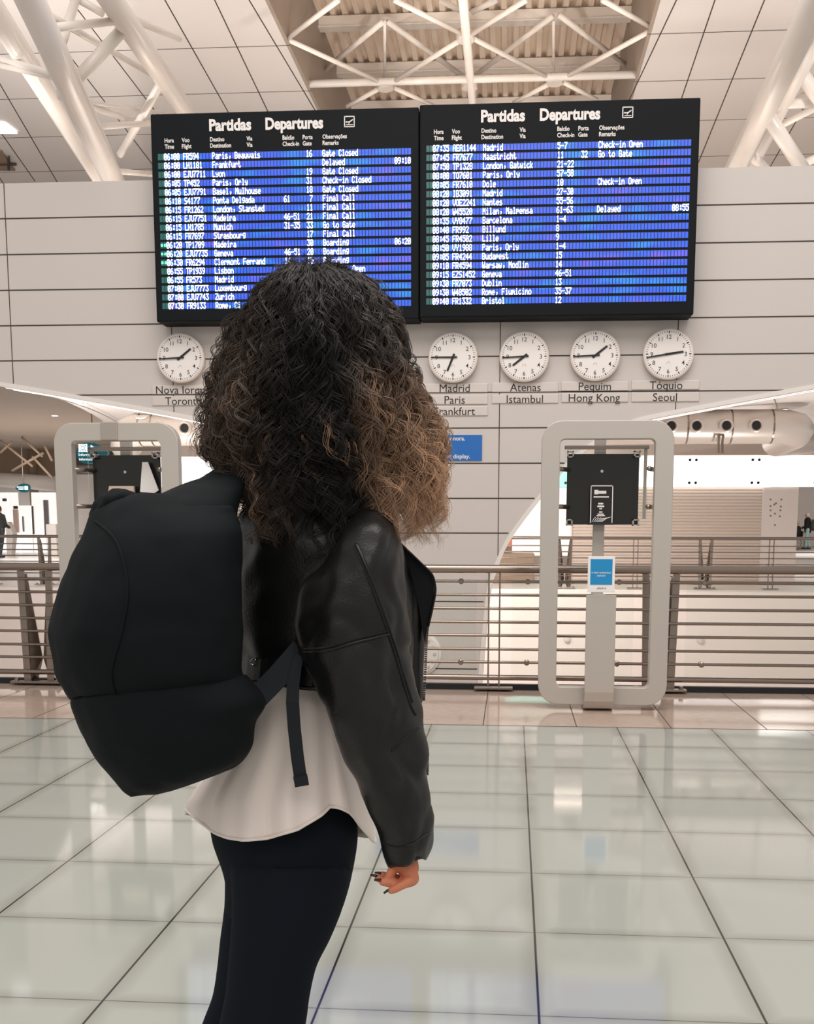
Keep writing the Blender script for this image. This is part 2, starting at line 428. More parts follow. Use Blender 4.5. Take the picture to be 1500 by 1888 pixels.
# ------------------------------------------------------------------ trough trusses
def tube_between(mb, a, b_, r, n=8): mb.tube([a, b_], r, n)
rt = thing('roof_truss', 'white bolted steel truss lattice under the corrugated skylight deck', 'truss', (-.9, 21.2, 9.3))
def bar(name, pts, r, n=8, sq=False, parent=rt, m=m_tube):
    t = MB(); t.tube(pts, r, 4 if sq else n); return t.build(name, m, parent, smooth=not sq)
PU = 10.78
for (ya, hh) in [(21.2, 9.36)]:
    bar('bottom_chord', [Vector((TL, ya, hh)), Vector((TR, ya, hh))], .07)
    bar('bottom_chord', [Vector((TL, ya - 5.5, hh)), Vector((TR, ya - 5.5, hh))], .07)
    bar('bottom_chord', [Vector((TL, ya + 5.6, hh)), Vector((TR, ya + 5.6, hh))], .07)
bar('longitudinal_chord', [Vector((-.86, 14, 9.34)), Vector((-.92, 40, 9.34))], .075)
for Yp in [20.4, 22.3, 24.5, 26.6, 28.9]:
    t = MB(); t.box(TL, TR, Yp - .07, Yp + .07, PU, 10.98); t.box(TL, TR, Yp - .12, Yp + .12, PU - .02, PU); t.build('purlin', m_tube, rt)
low = [((528, 72), (703, 153)), ((722, 153), (855, 70)), ((528, 72), (624, 0)), ((866, 68), (1014, 145)), ((866, 65), (970, 0)), ((726, 0), (850, 62)), ((698, 164), (640, 196)), ((726, 162), (800, 196)), ((1010, 156), (946, 190)), ((1036, 146), (1197, 58)), ((1110, 0), (1200, 50)), ((1038, 152), (1100, 184))]
for a, b_ in low: bar('diagonal', [PZ(*a, 9.36), PZ(*b_, 9.36)], .042)
hi = [((580, 144), (706, 40)), ((714, 40), (858, 144)), ((872, 142), (1018, 30)), ((1030, 28), (1161, 126)), ((810, 0), (850, 20)), ((870, 22), (915, 0))]
for a, b_ in hi: bar('upper_diagonal', [PZ(*a, 10.3), PZ(*b_, 10.3)], .05)
for u in (709, 1020):
    bar('hanger', [PZ(u, 38, 10.3), PZ(u, 150, 10.0)], .028)
for p in [PZ(858, 68, 9.36), PZ(710, 158, 9.36), PZ(1022, 148, 9.36), PZ(865, 156, 9.36)]:
    t = MB(); t.lathe(p, (0, 0, 1), [(-.07, .15), (.07, .15)], 10); t.build('node_plate', m_tube, rt)

# ------------------------------------------------------------------ tubular truss arms at the sides
def rod(parent, name, a, b_, r, n=12):
    t = MB(); t.tube([a, b_], r, n); return t.build(name, m_tube, parent, smooth=True)
base = P(215, 345, 15)
tl = thing('tubular_truss_arm', 'white tubular truss arm rising behind the wall left of the board', 'truss', (base.x, base.y, base.z - .6))
A0, A1 = P(28, -60, 9.0), P(240, 400, 15.0)
t = MB(); t.tube([A0, A0.lerp(A1, .35), A0.lerp(A1, .7), A1], [.125, .130, .130, .125], 20); t.build('lower_chord', m_tube, tl, smooth=True)
B0, B1_ = P(165, -60, 10.0), P(372, 250, 16.0)
t = MB(); t.tube([B0, B1_], [.118, .118], 20); t.build('upper_chord', m_tube, tl, smooth=True)
C0, C1 = P(-60, -60, 10.2), P(195, 345, 16.0)
t = MB(); t.tube([C0, C1], [.115, .115], 20); t.build('outer_chord', m_tube, tl, smooth=True)
def lA(t): return A0.lerp(A1, t)
def lB(t): return B0.lerp(B1_, t)
def depth_at(line0, line1, u, v):
    best = None
    for i in range(201):
        p = line0.lerp(line1, i / 200); c = RW.T @ (np.array(p) - np.array([0, 0, EYE])); uu = PPX + FPX * c[0] / -c[2]; vv = PPY - FPX * c[1] / -c[2]
        d_ = (uu - u) ** 2 + (vv - v) ** 2
        if best is None or d_ < best[0]: best = (d_, p)
    return best[1]
onA = lambda u, v: depth_at(A0, A1, u, v)
onB = lambda u, v: depth_at(B0, B1_, u, v)
rod(tl, 'brace', onA(150, 152), onB(214, 60), .062)
rod(tl, 'brace', onA(110, 105), P(142, -8, 12.4), .048)
rod(tl, 'brace', onB(285, 155), P(222, 285, 14.6), .048)
rod(tl, 'crossbar', onA(80, 53), onB(208, 52), .038)
rod(tl, 'crossbar', onA(185, 224), P(300, 226, 14.6), .036)
rod(tl, 'thin_brace', onA(55, 12), P(275, 135, 14.5), .034)
rod(tl, 'thin_brace', P(150, 2, 12), P(190, 25, 12.2), .04)
rod(tl, 'thin_brace', onA(160, 176), P(262, 228, 15.5), .045)
rod(tl, 'tie_rod', onA(102, 155), P(-40, 95, 12.5), .035)
rod(tl, 'tie_rod', onA(102, 157), P(-40, 112, 12.5), .03)
rod(tl, 'tie_rod', onA(160, 176), P(300, 208, 15.5), .022)
rod(tl, 'tie_rod', onA(232, 300), P(290, 322, 15.5), .035)
rod(tl, 'brace', onB(228, 22), P(330, 72, 17), .04)
rod(tl, 'bracket', P(224, 30, 12), P(226, -15, 12), .03)
for a in (onA(98, 156), onA(160, 176)):
    t = MB(); t.box(a.x - .12, a.x + .1, a.y - .22, a.y - .12, a.z - .06, a.z + .06); t.build('pin_bracket', m_tube, tl, bevel=.02)

base = P(1350, 312, 16)
tr_ = thing('tubular_truss_arm', 'white tubular truss arm rising behind the wall right of the board', 'truss', (base.x, base.y, base.z - .6))
D0, D1 = P(1535, -60, 10.5), P(1322, 380, 17.0)
t = MB(); t.tube([D0, D1], [.135, .145], 20); t.build('main_chord', m_tube, tr_, smooth=True)
E0, E1 = P(1560, -40, 11.6), P(1372, 330, 18.0)
t = MB(); t.tube([E0, E1], [.10, .10], 16); t.build('rear_chord', m_tube, tr_, smooth=True)
onD = lambda u, v: depth_at(D0, D1, u, v)
rod(tr_, 'brace', onD(1413, 205), P(1484, 318, 14.6), .085)
rod(tr_, 'brace', onD(1378, 275), P(1412, 315, 16.5), .07)
rod(tr_, 'brace', P(1462, 112, 14.6), P(1520, 200, 14.6), .085)
rod(tr_, 'thin_brace', P(1390, 256, 16), P(1510, 195, 15), .045)
rod(tr_, 'crossbar', P(1435, 192, 14.8), P(1520, 189, 14.8), .06)
rod(tr_, 'thin_brace', P(1436, 176, 14.8), P(1464, 157, 15.0), .04)
rod(tr_, 'tie_rod', P(1443, 183, 14.8), P(1520, 158, 14.8), .018)
rod(tr_, 'thin_brace', P(1480, 95, 14.4), P(1520, 72, 14), .06)
rod(tr_, 'thin_brace', P(1480, 302, 14.8), P(1520, 285, 14.8), .05)
a = P(1434, 186, 14.8)
t = MB(); t.box(a.x - .1, a.x + .05, a.y - .1, a.y + .1, a.z - .1, a.z + .08); t.build('pin_bracket', m_tube, tr_, bevel=.02)
# small roof window with lights at the far left, above the wall
p = P(10, 285, 22); t = MB()
wn = MB(); wn.prism([PZ(-60, 225, CZ - .01), PZ(8, 225, CZ - .01), PZ(32, 243, CZ - .01), PZ(-60, 243, CZ - .01)], (0, 0, -.04)); struct('window_1', wn, m_lit)
wn = MB(); wn.prism([PZ(-60, 276, CZ - .01), PZ(2, 276, CZ - .01), PZ(28, 312, CZ - .01), PZ(-60, 312, CZ - .01)], (0, 0, -.04)); o = struct('window_2', wn, m_brown)
fr_ = MB()
fr_.tube([PZ(-40, 303, CZ - .06), PZ(30, 303, CZ - .06)], .03, 6); fr_.tube([PZ(16, 290, CZ - .06), PZ(16, 312, CZ - .06)], .03, 6)
fr_.build('window_bar', m_seam, o)

# ================================================================== DEPARTURE BOARDS
FONT = {
'0':'0e11131519110e','1':'040c040404040e','2':'0e11010204081f','3':'1f02040201110e','4':'02060a121f0202','5':'1f101e0101110e','6':'0608101e11110e','7':'1f010204080808','8':'0e11110e11110e','9':'0e11110f01020c',
'A':'0e11111f111111','B':'1e11111e11111e','C':'0e11101010110e','D':'1c12111111121c','E':'1f10101e10101f','F':'1f10101e101010','G':'0e11101711110f','H':'1111111f111111','I':'0e04040404040e','J':'0702020202120c','K':'11121418141211','L':'1010101010101f','M':'111b1515111111','N':'11111915131111','O':'0e11111111110e','P':'1e11111e101010','R':'1e11111e141211','S':'0f10100e01011e','T':'1f040404040404','U':'1111111111110e','V':'11111111110a04','W':'1111111515150a','Y':'1111110a040404','Z':'1f01020408101f',
'a':'00000e010f110f','b':'1010161911111e','c':'00000e1010110e','d':'01010d1311110f','e':'00000e111f100e','f':'0609081c080808','g':'000f11110f010e','h':'10101619111111','i':'04000c0404040e','k':'10101214181412','l':'0c04040404040e','m':'00001a15151111','n':'00001619111111','o':'00000e1111110e','p':'00001e111e1010','r':'00001619101010','s':'00000e100e011e','t':'08081c08080906','u':'0000111111130d','v':'00001111110a04','w':'0000111115150a','x':'0000110a040a11','y':'000011110f010e','z':'00001f0204081f',
',':'00000000060204','-':'0000001f000000',':':'00060600060600'}
def bits(c):
    h = FONT[c]; h = h if len(h) == 14 else (h[:12] + '0' + h[12:] if len(h) == 13 else h)
    return [int(h[2 * i:2 * i + 2], 16) for i in range(7)]
BYF = 10.70
LROWS = [('06:00','FR594','Paris, Beauvais','','16','Gate Closed',''),('06:00','LH1181','Frankfurt','','','Delayed','09:10'),('06:00','EJU7711','Lyon','','19','Gate Closed',''),('06:05','TP452','Paris, Orly','','31','Check-in Closed',''),('06:05','EJU7791','Basel, Mulhouse','','18','Gate Closed',''),('06:10','S4177','Ponta Delgada','61',' 7','Final Call',''),('06:15','FR1262','London, Stansted','','11','Final Call',''),('06:15','EJU7751','Madeira','46-51','21','Final Call',''),('06:15','LH1785','Munich','31-35','33','Go to Gate',''),('06:15','FR7697','Strasbourg','','17','Final Call',''),('06:20','TP1709','Madeira','','30','Boarding','06:20'),('06:20','EJU7735','Geneva','46-51','20','Boarding',''),('06:30','FR6294','Clermont Ferrand','14','15','Boarding',''),('06:55','TP1939','Lisbon','','','Check-in Open',''),('06:55','FR573','Madrid','','','',''),('07:00','EJU7773','Luxembourg','','','',''),('07:00','EJU7743','Zurich','','','',''),('07:30','FR9133','Rome, Ci','','','','')]
RROWS = [('07:35','AEA1144','Madrid','5-7','','Check-in Open',''),('07:45','FR7677','Maastricht','11','32','Go to Gate',''),('07:50','TP1328','London, Gatwick','21-22','','',''),('08:00','TO7601','Paris, Orly','57-58','','',''),('08:05','FR7610','Dole','10','','Check-in Open',''),('08:20','IB3091','Madrid','27-30','','',''),('08:20','VOE2241','Nantes','55-56','','',''),('08:20','W45520','Milan, Malpensa','61-63','','Delayed','08:55'),('08:35','VY8477','Barcelona','1-4','','',''),('08:40','FR992','Billund','8','','',''),('08:45','FR4502','Lille','9','','',''),('08:50','VY1988','Paris, Orly','1-4','','',''),('09:05','FR4244','Budapest','15','','',''),('09:10','FR4594','Warsaw, Modlin','14','','',''),('09:15','EZS1452','Geneva','46-51','','',''),('09:30','FR7073','Dublin','13','','',''),('09:30','W48502','Rome, Fiumicino','35-37','','',''),('09:40','FR1332','Bristol','12','','','')]
def board(x0, x1, z0, z1, rows, label, marks):
    cxm = (x0 + x1) / 2
    t = thing('departure_board', label, 'board', (cxm, BYF, z0), 'departure boards hung on the wall')
    b_ = MB(); b_.box(x0, x1, BYF, WY - .003, z0, z1); b_.build('housing', m_board, t, bevel=.012)
    Wd = x1 - x0; Yt = BYF - .004
    fx = lambda u: x0 + Wd * u
    # bezel around the display
    h = MB()
    text_to(h, 'Partidas', (fx(.222), Yt, z1 - .165), .105, bold=.040, width=Wd * .158)
    text_to(h, 'Departures', (fx(.433), Yt, z1 - .165), .105, bold=.040, width=Wd * .215)
    h.build('heading', m_head, t)
    h = MB()
    for u_, a, c in [(.052,'Hora','Time'),(.117,'Voo','Flight'),(.224,'Destino','Destination'),(.361,'Via','Via'),(.496,'Balcão','Check-in'),(.571,'Porta','Gate'),(.645,'Observações','Remarks')]:
        text_to(h, a, (fx(u_), Yt, z1 - .262), .040, bold=.025, sx=.80); text_to(h, c, (fx(u_), Yt, z1 - .318), .040, bold=.025, sx=.80)
    h.build('column_heading', m_head, t)
    # plane pictogram in a rounded frame
    ic = MB(); cx_, cz_ = fx(.745), z1 - .115; s_ = .05
    for (a, b2, c, d_) in [(-s_, s_, s_ - .009, s_), (-s_, s_, -s_, -s_ + .009), (-s_, -s_ + .009, -s_, s_), (s_ - .009, s_, -s_, s_)]:
        ic.box(cx_ + a, cx_ + b2, Yt, Yt + .002, cz_ + c, cz_ + d_)
    ic.prism([(cx_ + q[0] * s_, Yt, cz_ + q[1] * s_) for q in [(-.75, -.12), (-.55, .1), (-.35, .0), (.1, .1), (.6, .42), (.72, .36), (.6, .2), (.15, -.1), (-.1, -.4), (-.22, -.4), (-.1, -.1), (-.5, -.2)]], (0, .002, 0))
    ic.box(cx_ - .62 * s_, cx_ + .66 * s_, Yt, Yt + .002, cz_ - .62 * s_, cz_ - .5 * s_)
    ic.build('pictogram', m_head, t)
    # rows
    ra, rb = fx(.024), fx(.972); ncell = 78; cp = (rb - ra) / ncell
    top = z1 - .352; bot = z0 + .107; rp = (top - bot) / 18; rh = rp * .74
    for r, row in enumerate(rows):
        zb = top - (r + 1) * rp + rp * .13
        rw = MB(); rw.box(ra, rb, BYF - .003, BYF + .002, zb, zb + rh); ro = rw.build('flap_row', m_cellgap, t)
        c1 = MB(); used = set()
        segs = [(2, row[0]), (8, row[1]), (17, row[2]), (39, row[3]), (46, row[4]), (51, row[5]), (73, row[6])]
        g = MB()
        for c0, s in segs:
            for i, ch in enumerate(s):
                if ch == ' ': continue
                x_ = ra + (c0 + i) * cp; used.add(c0 + i)
                if ch not in FONT: continue
                for ry, bb in enumerate(bits(ch)):
                    k = 0
                    while k < 5:
                        if bb >> (4 - k) & 1:
                            k2 = k
                            while k2 < 5 and bb >> (4 - k2) & 1: k2 += 1
                            pw = cp * .86 / 5; ph = rh * 1.0 / 7
                            zt = zb + rh - ry * ph
                            g.box(x_ + k * pw - pw * .12, x_ + k2 * pw + pw * .12, Yt - .004, Yt, zt - ph * 1.02, zt + ph * .05)
                            k = k2
                        else: k += 1
        for c in range(2, ncell):
            x_ = ra + c * cp; c1.box(x_ + cp * .12, x_ + cp * .90, BYF - .005, BYF - .002, zb + rh * .04, zb + rh * .96)
        c1.build('lit_cell', m_cell, ro)
        c2 = MB()
        for c in range(0, 2):
            x_ = ra + c * cp; c2.box(x_ + cp * .1, x_ + cp * .92, BYF - .005, BYF - .002, zb + rh * .04, zb + rh * .96)
        c2.build('dim_cell', m_dgreen, ro)
        g.build('row_text', m_glyph, ro)
        if r in marks:
            c3 = MB()
            for c in range(2): c3.box(ra + (c + .2) * cp, ra + (c + .85) * cp, BYF - .008, BYF - .004, zb + rh * .3, zb + rh * .7)
            c3.build('boarding_marker', m_green, ro)
    return t
board(-3.483, -.921, 3.228, 5.140, LROWS, 'left half of the departures board, flights 06:00 to 07:30 on blue rows', {10, 11, 12})
board(-.913, 1.668, 3.238, 5.158, RROWS, 'right half of the departures board, flights 07:35 to 09:40 on blue rows', set())
# ================================================================== CLOCKS AND NAME PLATES
def clock(u, v, hour, minute, label):
    c = P(u, v, WY); R = .243
    t = thing('wall_clock', label, 'clock', (c.x, WY, c.z), 'world clocks in a row under the board')
    m = MB(); m.lathe((c.x, WY, c.z), (0, -1, 0), [(0, R * .97), (.055, R), (.075, R * .985), (.08, R * .94)], 56); m.build('case', m_clockrim, t, smooth=False)
    m = MB(); m.lathe((c.x, WY - .079, c.z), (0, -1, 0), [(0, R * .92), (.004, R * .92)], 56); m.build('dial', m_clockface, t)
    Yf = WY - .0845
    g = MB()
    for k in range(60):
        a = 2 * math.pi * k / 60; s_, c_ = math.sin(a), math.cos(a); r0, r1, hw = (R * .83, R * .89, .0022) if k % 5 else (R * .80, R * .89, .005)
        d_ = Vector((s_, 0, c_)); nn = Vector((c_, 0, -s_)) * hw; o = Vector((c.x, Yf, c.z))
        g.prism([o + d_ * r0 - nn, o + d_ * r0 + nn, o + d_ * r1 + nn, o + d_ * r1 - nn], (0, .002, 0))
    g.build('minute_track', m_ink, t)
    g = MB()
    for k in range(1, 13):
        a = 2 * math.pi * k / 12; rr = R * .665
        text_to(g, str(k), (c.x + math.sin(a) * rr, Yf, c.z + math.cos(a) * rr - .021), .042, 'C', bold=.004)
    g.build('numerals', m_ink, t)
    def hand(name, ang, ln, tail, w0, w1, y):
        h = MB(); d_ = Vector((math.sin(ang), 0, math.cos(ang))); nn = Vector((math.cos(ang), 0, -math.sin(ang))); o = Vector((c.x, y, c.z))
        h.prism([o - d_ * tail - nn * w0, o - d_ * tail + nn * w0, o + d_ * ln + nn * w1, o + d_ * ln - nn * w1], (0, .003, 0)); return h.build(name, m_ink, t)
    hand('hour_hand', 2 * math.pi * (hour + minute / 60) / 12, R * .58, R * .14, .011, .009, WY - .091)
    hand('minute_hand', 2 * math.pi * minute / 60, R * .88, R * .17, .008, .006, WY - .096)
    g = MB(); lc = Vector((c.x, Yf, c.z - R * .36))
    g.tube([lc + Vector((math.cos(a) * .016, 0, math.sin(a) * .016)) for a in [math.pi * k / 8 for k in range(-1, 10)]], .0022, 5); g.build('maker_mark', m_plate, t)
clock(336.5, 662, 1, 44.5, 'round white clock above the Nova Iorque and Toronto plates')
clock(835.5, 661, 6, 45, 'round white clock above the Madrid, Paris and Frankfurt plates')
clock(966, 659.5, 7, 44.5, 'round white clock above the Atenas and Istambul plates')
clock(1096, 657.5, 13, 44.5, 'round white clock above the Pequim and Hong Kong plates')
clock(1230, 655, 14, 43.5, 'round white clock above the Tóquio and Seoul plates')
def plate(u0, u1, v0, v1, txt, tu, label):
    a, b_ = P(u0, v1, WY), P(u1, v0, WY); Yp = WY - .014
    t = thing('name_plate', label, 'sign', ((a.x + b_.x) / 2, WY, a.z), 'city name plates under the clocks')
    m = MB(); m.box(a.x, b_.x, Yp, WY, a.z + .004, b_.z - .004); m.build('plate', m_plate, t, bevel=.008)
    tx = MB(); p = P(tu, (v0 + v1) / 2, WY)
    text_to(tx, txt, (p.x, Yp - .002, (a.z + b_.z) / 2 - .040), .080, 'C'); tx.build('lettering', m_ink, t)
plate(281, 392, 709, 728, 'Nova Iorque', 338, 'grey name plate lettered Nova Iorque below the leftmost clock')
plate(281, 392, 729, 749, 'Toronto', 339, 'grey name plate lettered Toronto below Nova Iorque')
plate(775, 899, 706, 725, 'Madrid', 838, 'grey name plate lettered Madrid below its clock')
plate(775, 899, 727, 747, 'Paris', 838, 'grey name plate lettered Paris below Madrid')
plate(775, 899, 748, 768, 'Frankfurt', 838, 'grey name plate lettered Frankfurt, lowest of its three')
plate(906, 1029, 704, 724, 'Atenas', 968, 'grey name plate lettered Atenas below its clock')
plate(906, 1029, 726, 745, 'Istambul', 967, 'grey name plate lettered Istambul below Atenas')
plate(1034, 1158, 702, 722, 'Pequim', 1096, 'grey name plate lettered Pequim below its clock')
plate(1034, 1158, 723, 743, 'Hong Kong', 1095, 'grey name plate lettered Hong Kong below Pequim')
plate(1163, 1289, 700, 720, 'Tóquio', 1227, 'grey name plate lettered Tóquio below the rightmost clock')
plate(1163, 1289, 722, 742, 'Seoul', 1225, 'grey name plate lettered Seoul below Tóquio')
# blue notice
a, b_ = P(690, 850, WY), P(888.5, 802, WY)
t = thing('wall_notice', 'blue wall notice with white lettering beside the curls', 'sign', ((a.x + b_.x) / 2, WY, a.z))
m = MB(); m.box(a.x, b_.x, WY - .01, WY, a.z, b_.z); m.build('plate', m_blue, t)
tx = MB()
for uR, vb, s in [(857, 812, 'informação sonora.'), (830, 822.5, 'visual.'), (866, 845, 'this display.')]:
    p = P(uR, vb, WY - .012); text_to(tx, s, (p.x, WY - .0115, p.z), .043, 'R', bold=.014)
tx.build('lettering', m_paper, t)
# round cover plate low on the wall stem
c = P(771, 1204, WY)
t = thing('cover_plate', 'round white bolted cover plate on the wall behind the railing', 'cover', (c.x, WY, c.z))
m = MB(); m.lathe((c.x, WY, c.z), (0, -1, 0), [(0, .235), (.02, .235), (.028, .215), (.05, .205)], 48); m.build('disc', m_white, t)
for k in range(14):
    a_ = 2 * math.pi * k / 14
    m = MB(); m.lathe((c.x + math.cos(a_) * .17, WY - .05, c.z + math.sin(a_) * .17), (0, -1, 0), [(0, .018), (.014, .014)], 10); m.build('bolt', m_plate, t)

# ================================================================== RAILINGS
def railing(Y, xa, xb, posts_v, posts_thin, label, name, hand_z, zs, thick_z, glass_spans, kerb):
    t = thing(name, label, 'railing', ((xa + xb) / 2, Y, 0))
    m = MB(); m.tube([(xa, Y - .03, hand_z), (xb, Y - .03, hand_z)], .032, 14); m.build('handrail', m_steel, t, smooth=True)
    for z in zs:
        m = MB(); m.tube([(xa, Y, z), (xb, Y, z)], .0115, 8); m.build('rail', m_steel, t, smooth=True)
    m = MB(); m.tube([(xa, Y, thick_z), (xb, Y, thick_z)], .021, 10); m.build('bottom_rail', m_steel, t, smooth=True)
    for X in posts_v:
        for sg in (-1, 1):
            p = MB()
            x0, x1 = X + sg * .115, X + sg * .095
            p.prism([(x0 - .026, Y + .01, hand_z - .03), (x0 + .026, Y + .01, hand_z - .03), (x1 + .028, Y + .01, .035), (x1 - .028, Y + .01, .035)], (0, .02, 0))
            po = p.build('post', m_steel, t)
            q = MB(); xi0, xi1 = x0 - sg * .024, x1 - sg * .026
            q.prism([(xi0, Y + .014, hand_z - .06), (xi0 - sg * .008, Y + .05, hand_z - .06), (xi1 - sg * .065, Y + .10, .20), (xi1 - sg * .02, Y + .10, .035), (xi1, Y + .014, .035)], (0, .012, 0))
            q.build('web', m_steel_d, po)
        m = MB(); m.box(X - .21, X + .21, Y - .06, Y + .12, .018, .036)
        m.build('base_plate', m_steel, t, bevel=.004)
        m = MB()
        for xx in (X - .17, X + .17): m.lathe((xx, Y - .02, .034), (0, 0, 1), [(0, .018), (.022, .016)], 8)
        m.build('bolt', m_steel, t)
    for X in posts_thin:
        for sg in (-1, 1):
            p = MB(); p.box(X + sg * .042 - .006, X + sg * .042 + .006, Y - .02, Y + .04, .03, hand_z - .02); p.build('thin_post', m_steel, t)
        m = MB(); m.box(X - .15, X + .15, Y - .06, Y + .10, .018, .036); m.build('base_plate', m_steel, t, bevel=.004)
    for (g0, g1) in glass_spans:
        g = MB(); g.box(g0, g1, Y + .035, Y + .045, .10, .86); go_ = g.build('glass_panel', m_glass, t)
        for xx in (g0 + .12, g1 - .12):
            for z in (zs[0], zs[-1]):
                cl = MB(); cl.lathe((xx, Y + .036, z), (0, -1, 0), [(0, .022), (.052, .022), (.058, .014)], 12); cl.build('clamp', m_steel, go_)
    if kerb:
        m = MB(); m.box(xa, xb, Y + .045, Y + .095, 0.0, .045); m.build('kerb', m_black, t)
    return t
zs = [P(910, v, 8.36).z for v in (1072, 1097, 1122, 1147, 1171.5, 1197, 1221)]
gs = [(-3.6, -2.75), (-2.5, -1.5), (-1.25, -.27), (0.0, .93), (1.33, 2.6), (2.75, 4.0), (-5.4, -4.2)]
railing(8.36, -8.5, 6.5, [-3.78, 1.13, 6.0], [-.135, -2.4, 3.6], 'near steel railing with horizontal rails in front of the void', 'railing', P(910, 1049, 8.33).z, zs, P(910, 1249, 8.36).z, gs, True)
k = 21.55
zs2 = [.14 + .118 * i for i in range(7)][::-1]
railing(k, -18, 12, [-14.5, -11.8, -9.5, -7.0, 1.03, 3.75, 6.6, 9.3], [-10.6, 2.4, 5.0, 8.0], 'far steel railing along the edge of the opposite concourse', 'railing', 1.0, zs2, .12, [], False)

# ================================================================== INFORMATION KIOSKS
def rrect(cx_, cz_, hw, hh, r, n=8):
    pts = []
    for (sx, sz, a0) in [(1, 1, 0), (-1, 1, 90), (-1, -1, 180), (1, -1, 270)]:
        for k in range(n + 1):
            a = math.radians(a0 + 90 * k / n); pts.append((cx_ + sx * (hw - r) + r * math.cos(a), cz_ + sz * (hh - r) + r * math.sin(a)))
    return pts
def kiosk(cx_, Yf, label, left):
    t = thing('info_kiosk', label, 'kiosk', (cx_, Yf, 0), 'tall framed information kiosks by the railing')
    hw, z0, z1 = .445, .035, 1.985; cz_ = (z0 + z1) / 2; hh = (z1 - z0) / 2; wd = .125
    o = rrect(cx_, cz_, hw, hh, .14); i_ = rrect(cx_, cz_, hw - wd, hh - wd, .035); n_ = len(o)
    vs = [(x, Yf, z) for x, z in o] + [(x, Yf, z) for x, z in i_] + [(x, Yf + .085, z) for x, z in o] + [(x, Yf + .085, z) for x, z in i_]
    fs = []
    for k in range(n_):
        j = (k + 1) % n_
        fs += [(k, j, n_ + j, n_ + k), (2 * n_ + k, 3 * n_ + k, 3 * n_ + j, 2 * n_ + j), (k, 2 * n_ + k, 2 * n_ + j, j), (n_ + k, n_ + j, 3 * n_ + j, 3 * n_ + k)]
    m = MB(); m.add(vs, fs); m.build('frame', m_frame, t, bevel=.006)
    pr = Yf + .26; px0, px1, pz0, pz1 = cx_ - .26, cx_ + .24, 1.285, 1.775
    # column: wide front blade with curled foot, slim mast behind
    fx = cx_ - .028; bw = .101
    prof = [(Yf - .10, .81), (Yf - .10, .14), (Yf - .085, .075), (Yf - .045, .02), (Yf + .03, .0), (Yf + .3, .0), (Yf + .3, .015), (Yf + .05, .02), (Yf - .03, .04), (Yf - .062, .09), (Yf - .075, .15), (Yf - .075, .81)]
    m = MB(); m.prism([(fx - bw, y, z) for y, z in prof], (2 * bw, 0, 0)); m.build('blade', m_frame, t, bevel=.004)
    m = MB(); m.box(fx - .040, fx + .040, pr + .01, pr + .06, .015, 1.93); m.build('mast', m_frame, t, bevel=.006)
    m = MB(); m.box(fx - .04, fx + .04, Yf - .08, pr + .02, .74, .80); m.build('mast_arm', m_frame, t)
    m = MB(); m.box(px0, px1, pr - .03, pr - .012, pz0, pz1); pa = m.build('screen_panel', m_panel, t, bevel=.004)
    m = MB(); m.lathe((fx + .01, pr - .03, 1.655), (0, -1, 0), [(0, .012), (.01, .010)], 14); m.build('stud', m_chrome, pa)
    m = MB(); m.box(px0 - .02, px1 + .06, pr - .065, pr - .057, pz0 - .01, pz1 + .06); gp = m.build('glass_cover', m_glass, t)
    m = MB(); m.box(px0 - .02, px1 + .06, pr - .07, pr - .01, pz1 + .03, pz1 + .055); m.build('top_rail', m_steel, t, bevel=.005)
    m = MB(); m.box(px1 + .03, px1 + .05, pr - .06, pr - .03, pz0 + .04, pz1 + .04); m.build('side_rail', m_frame, t)
    for xx in (px0 + .02, px1 - .02):
        for zz in (pz0 + .015, pz1 - .005):
            m = MB()
            for (a, b2, c_, d_) in [(-.022, .022, .014, .022), (-.022, .022, -.022, -.014), (-.022, -.014, -.022, .022), (.014, .022, -.022, .022)]:
                m.box(xx + a, xx + b2, pr - .085, pr - .03, zz + c_, zz + d_)
            m.build('corner_clamp', m_frame, gp)
    for zz in (1.665, 1.408):
        for a, b2 in ((cx_ - hw + wd - .02, px0 + .012), (px1 + .045, cx_ + hw - wd + .02)):
            m = MB(); m.tube([(a, Yf + .05, zz), (b2, pr - .05, zz)], .0165, 12); m.build('rung', m_steel, t, smooth=True)
    if left:
        m = MB(); m.box(cx_ - .10, cx_ + .02, Yf - .01, Yf + .09, 1.862, 1.99); m.build('top_clip', mat('clip_grey', s2l(168, 158, 149), .4, metal=.3), t, bevel=.006)
    return t, fx, Yf, pr
kR = P(1115, 1040, 7.55).x; kL = P(212, 800, 7.55).x
K1, fx, Yf, pr = kiosk(kR, 7.55, 'grey framed information kiosk right of the person, with blue notice', False)
K2, fx2, _, pr2 = kiosk(kL, 7.55, 'grey framed information kiosk at the left, behind the backpack', True)
